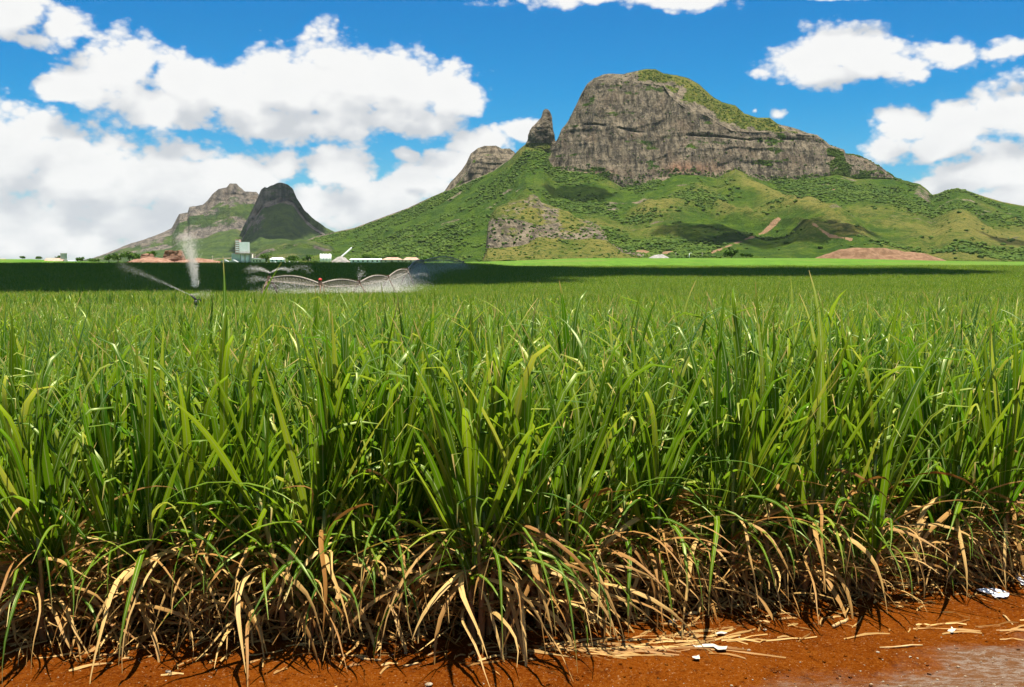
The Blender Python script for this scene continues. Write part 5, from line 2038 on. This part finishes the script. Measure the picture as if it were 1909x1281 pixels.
# mist under the boom
pl = []
wsum = []
path = [p_ for pa in ALLP for p_ in pa[:-1]] + [ALLP[-1][-1]]
path = np.array(path)
seglen = np.linalg.norm(np.diff(path, axis=0), axis=1)
cum = np.concatenate([[0], np.cumsum(seglen)])
NM = 80000
s_ = r_.random(NM) * cum[-1]
base = np.stack([np.interp(s_, cum, path[:, i]) for i in range(3)], -1)
gzz = zg(base[:, 0], base[:, 1]) + 1.2
fr = r_.random(NM) ** 0.85
pts_ = base.copy()
pts_[:, 2] = base[:, 2] - 0.6 - (base[:, 2] - 0.6 - gzz) * fr
spread = 0.3 + 2.0 * fr
pts_[:, 0] += r_.normal(0, 1, NM) * spread * 1.3
pts_[:, 1] += r_.normal(0, 1, NM) * spread
keep_ = (pts_[:, 1] < 190) | (r_.random(NM) < 0.4)      # thinner where the boom climbs to the crest
pts_ = pts_[keep_]
drops('sprinkler_mist', pts_, r_.uniform(0.014, 0.030, len(pts_)), 'fine water mist falling beneath the irrigation boom', 'water spray')
# side jets of the first tower
pp = []
for (ax, ay, bx, by, n_, w0, w1) in ((504, 509, 463, 503.5, 900, 0.08, 0.5), (504, 508.5, 541, 503.5, 700, 0.06, 0.25), (541, 503.5, 580, 504.5, 260, 0.2, 0.6), (500, 524, 462, 524.5, 500, 0.15, 0.6), (669, 525, 676, 506, 260, 0.1, 0.7), (770, 514, 800, 515, 200, 0.1, 0.4)):
    Y_ = 150 if ax < 600 else (152 if ax < 700 else 200)
    a_, b_ = P(ax, ay, Y_), P(bx, by, Y_)
    q_ = r_.random(n_)
    pos_ = a_ + (b_ - a_) * q_[:, None] + np.array([0, 0, 0.35]) * np.sin(pi * q_)[:, None]
    pos_ += r_.normal(0, 1, (n_, 3)) * (w0 + (w1 - w0) * q_)[:, None] * [0.6, 1, 0.6]
    pp.append(pos_)
pp = np.vstack(pp)
drops('sprinkler_jet', pp, r_.uniform(0.01, 0.028, len(pp)), 'thin white side jets leaving the boom\'s end tower', 'water jet')

# big gun sprinkler in the near cane
GY = 46.0
hp = P(365.5, 563, GY)
gz_ = float(zg(hp[0], GY))
t = thing('rain_gun', 'black rain gun sprinkler on a riser throwing a long jet over the cane', 'sprinkler', (hp[0], GY, gz_))
Hh = hp[2] - gz_
MB().tube([(0, 0, -0.1), (0, 0, Hh - 0.1)], 0.05, 8).build('riser', M_BLUE, t)
MB().tube([(0, 0, Hh - 0.12), (0, 0, Hh - 0.02), (0, 0, Hh + 0.08)], [0.08, 0.10, 0.07], 10).build('swivel', M_BLACK, t)
MB().tube([(0, 0, Hh + 0.05), (-0.06, 0, Hh + 0.16), (-0.26, 0.05, Hh + 0.32)], [0.06, 0.05, 0.03], 8).build('nozzle', M_BLACK, t)
MB().tube([(0.02, 0, Hh + 0.08), (0.16, 0, Hh + 0.12), (0.2, 0, Hh + 0.02)], 0.025, 6).build('swing_arm', M_BLACK, t)
a_ = np.array([hp[0] - 0.25, GY, hp[2] + 0.3])
b_ = P(222, 494.5, GY + 4)
n_ = 2600
q_ = r_.random(n_) ** 0.8
jp = a_ + (b_ - a_) * q_[:, None] + np.array([0, 0, 0.05]) * np.sin(pi * q_)[:, None]
jp += r_.normal(0, 1, (n_, 3)) * (0.012 + 0.11 * q_ ** 1.5)[:, None]
fall = r_.random(n_) < 0.16 * q_
jp[:, 2] -= np.where(fall, r_.random(n_) * 0.9 * q_, 0)
jr = r_.uniform(0.002, 0.005, n_)
# back-splash to the right
n2_ = 500
q2 = r_.random(n2_)
b2 = P(392, 548, GY)
jp2 = a_ + (b2 - a_) * q2[:, None] + r_.normal(0, 1, (n2_, 3)) * (0.02 + 0.10 * q2)[:, None]
jp = np.vstack([jp, jp2])
jr = np.concatenate([jr, r_.uniform(0.003, 0.007, n2_)])
drops('rain_gun_jet', jp, jr, 'long thin water jet arcing left from the rain gun', 'water jet')
# the tall plume behind it
PY_ = 120.0
n_ = 6500
q_ = r_.random(n_) ** 0.75
cxp = np.interp(q_, [0, 0.35, 1], [364.5, 361, 346])
cyp = np.interp(q_, [0, 1], [534, 436])
wpx = np.interp(q_, [0, 0.3, 0.6, 1], [1.2, 2.6, 5.5, 11])
xx_, zz_ = pt(cxp + r_.normal(0, 1, n_) * wpx, cyp + r_.normal(0, 1, n_) * 2.5, PY_ + 0 * q_)
pl_ = np.stack([xx_, PY_ + r_.normal(0, 0.6, n_), zz_], -1)
drops('water_plume', pl_, r_.uniform(0.014, 0.034, n_) * (1.25 - 0.7 * q_), 'tall upright plume of spray fading upward in front of the far peak', 'water spray')

# ------------------------------------------------------------------ the clouds overhead that shade parts of the land
m, k, out = material('cloud')
principled(k, out, (0.85, 0.86, 0.88, 1), 1.0, 0.0)
M_CLOUD = m
m, k, out = material('thin_cloud')
b_ = principled(k, None, (0.85, 0.86, 0.88, 1), 1.0, 0.0)
tr_ = k.new('ShaderNodeBsdfTransparent')
mx = k.new('ShaderNodeMixShader')
mx.inputs[0].default_value = 0.42
k.l.new(b_, mx.inputs[1] if False else mx.inputs[2])
k.l.new(tr_.outputs[0], mx.inputs[1])
k.l.new(mx.outputs[0], out.inputs[0])
M_THIN = m
M_MEDIUM = m.copy()
M_MEDIUM.name = 'medium_cloud'
[n_ for n_ in M_MEDIUM.node_tree.nodes if n_.bl_idname == 'ShaderNodeMixShader'][0].inputs[0].default_value = 0.58


def cloud(tx, ty, tz, rx, ry, alt, label, seed, nexp=2.6, rot=0.0, thick=0.22, rag=0.26, mat=None):
    """a cumulus whose shadow falls around (tx, ty, tz)"""
    s_ = (alt - tz) / sun_dir[2]
    c_ = np.array([tx, ty, tz]) + sun_dir * s_
    n, nv = 96, 40
    th = np.linspace(0, 2 * pi, n + 1)[:, None]
    ph = np.linspace(-pi / 2, pi / 2, nv)[None, :]
    ca, sa = np.cos(th), np.sin(th)
    rad = (np.abs(ca) ** nexp + np.abs(sa) ** nexp) ** (-1 / nexp)
    x_ = rad * ca * np.cos(ph) ** 0.7
    y_ = rad * sa * np.cos(ph) ** 0.7
    z_ = np.sin(ph) * np.ones_like(th)
    z_ = np.where(z_ < 0, z_ * 0.5, z_)
    nn_ = fbm(x_ * 2.3 + seed, y_ * 2.3, z_ * 1.5, oct=4, seed=seed)
    g_ = 1 + rag * nn_
    x_, y_, z_ = x_ * g_ * rx, y_ * g_ * ry, z_ * (1 + 0.8 * np.abs(nn_)) * min(rx, ry) * thick
    V = np.stack([c_[0] + x_ * cos(rot) - y_ * sin(rot), c_[1] + x_ * sin(rot) + y_ * cos(rot), c_[2] + z_], -1)
    o = link('cloud', grid_mesh('cloud', V, True), [mat or M_CLOUD])
    return tag(o, label, 'cloud', 'clouds overhead that shade the land')


cloud(-165, 272, 0, 190, 96, 900, 'white cumulus cloud high over the dark part of the field', 301, 3.4)
cloud(48, 300, 0, 82, 38, 900, 'small cumulus cloud high over the field crest', 305, 2.4)
q_ = P(525, 415, 4850)
cloud(q_[0], q_[1], q_[2], 165, 420, 2600, 'white cumulus cloud high over the domed far peak', 311, 2.8, mat=M_MEDIUM)
for (px_, py_, Y_, rx_, ry_, lb, sd_) in ((1320, 452, 1850, 70, 90, 'small cumulus cloud over the lower mountain slope', 321), (1475, 455, 1760, 120, 85, 'flat cumulus cloud over the slope above the earth mound', 325),
                                          (1085, 372, 2350, 60, 60, 'cumulus puff over the slope under the pinnacle', 331), (1905, 440, 1700, 60, 70, 'cumulus puff over the right mountain foot', 335)):
    q_ = P(px_, py_, Y_)
    cloud(q_[0], q_[1], q_[2], rx_, ry_, 1400, lb, sd_, 2.0, 0, 0.2, 0.9, M_THIN)

# ------------------------------------------------------------------ air
m, k, out = material('haze')
vs_ = k.new('ShaderNodeVolumePrincipled')
vs_.inputs['Color'].default_value = (0.86, 0.92, 1.0, 1)
vs_.inputs['Density'].default_value = 0.9e-5
k.l.new(vs_.outputs[0], out.inputs['Volume'])
o = MB().box((0, 5500, 285), (18800, 11600, 590)).build('haze', m)
tag(o, 'thin air haze over the plain', 'haze', kind='stuff')
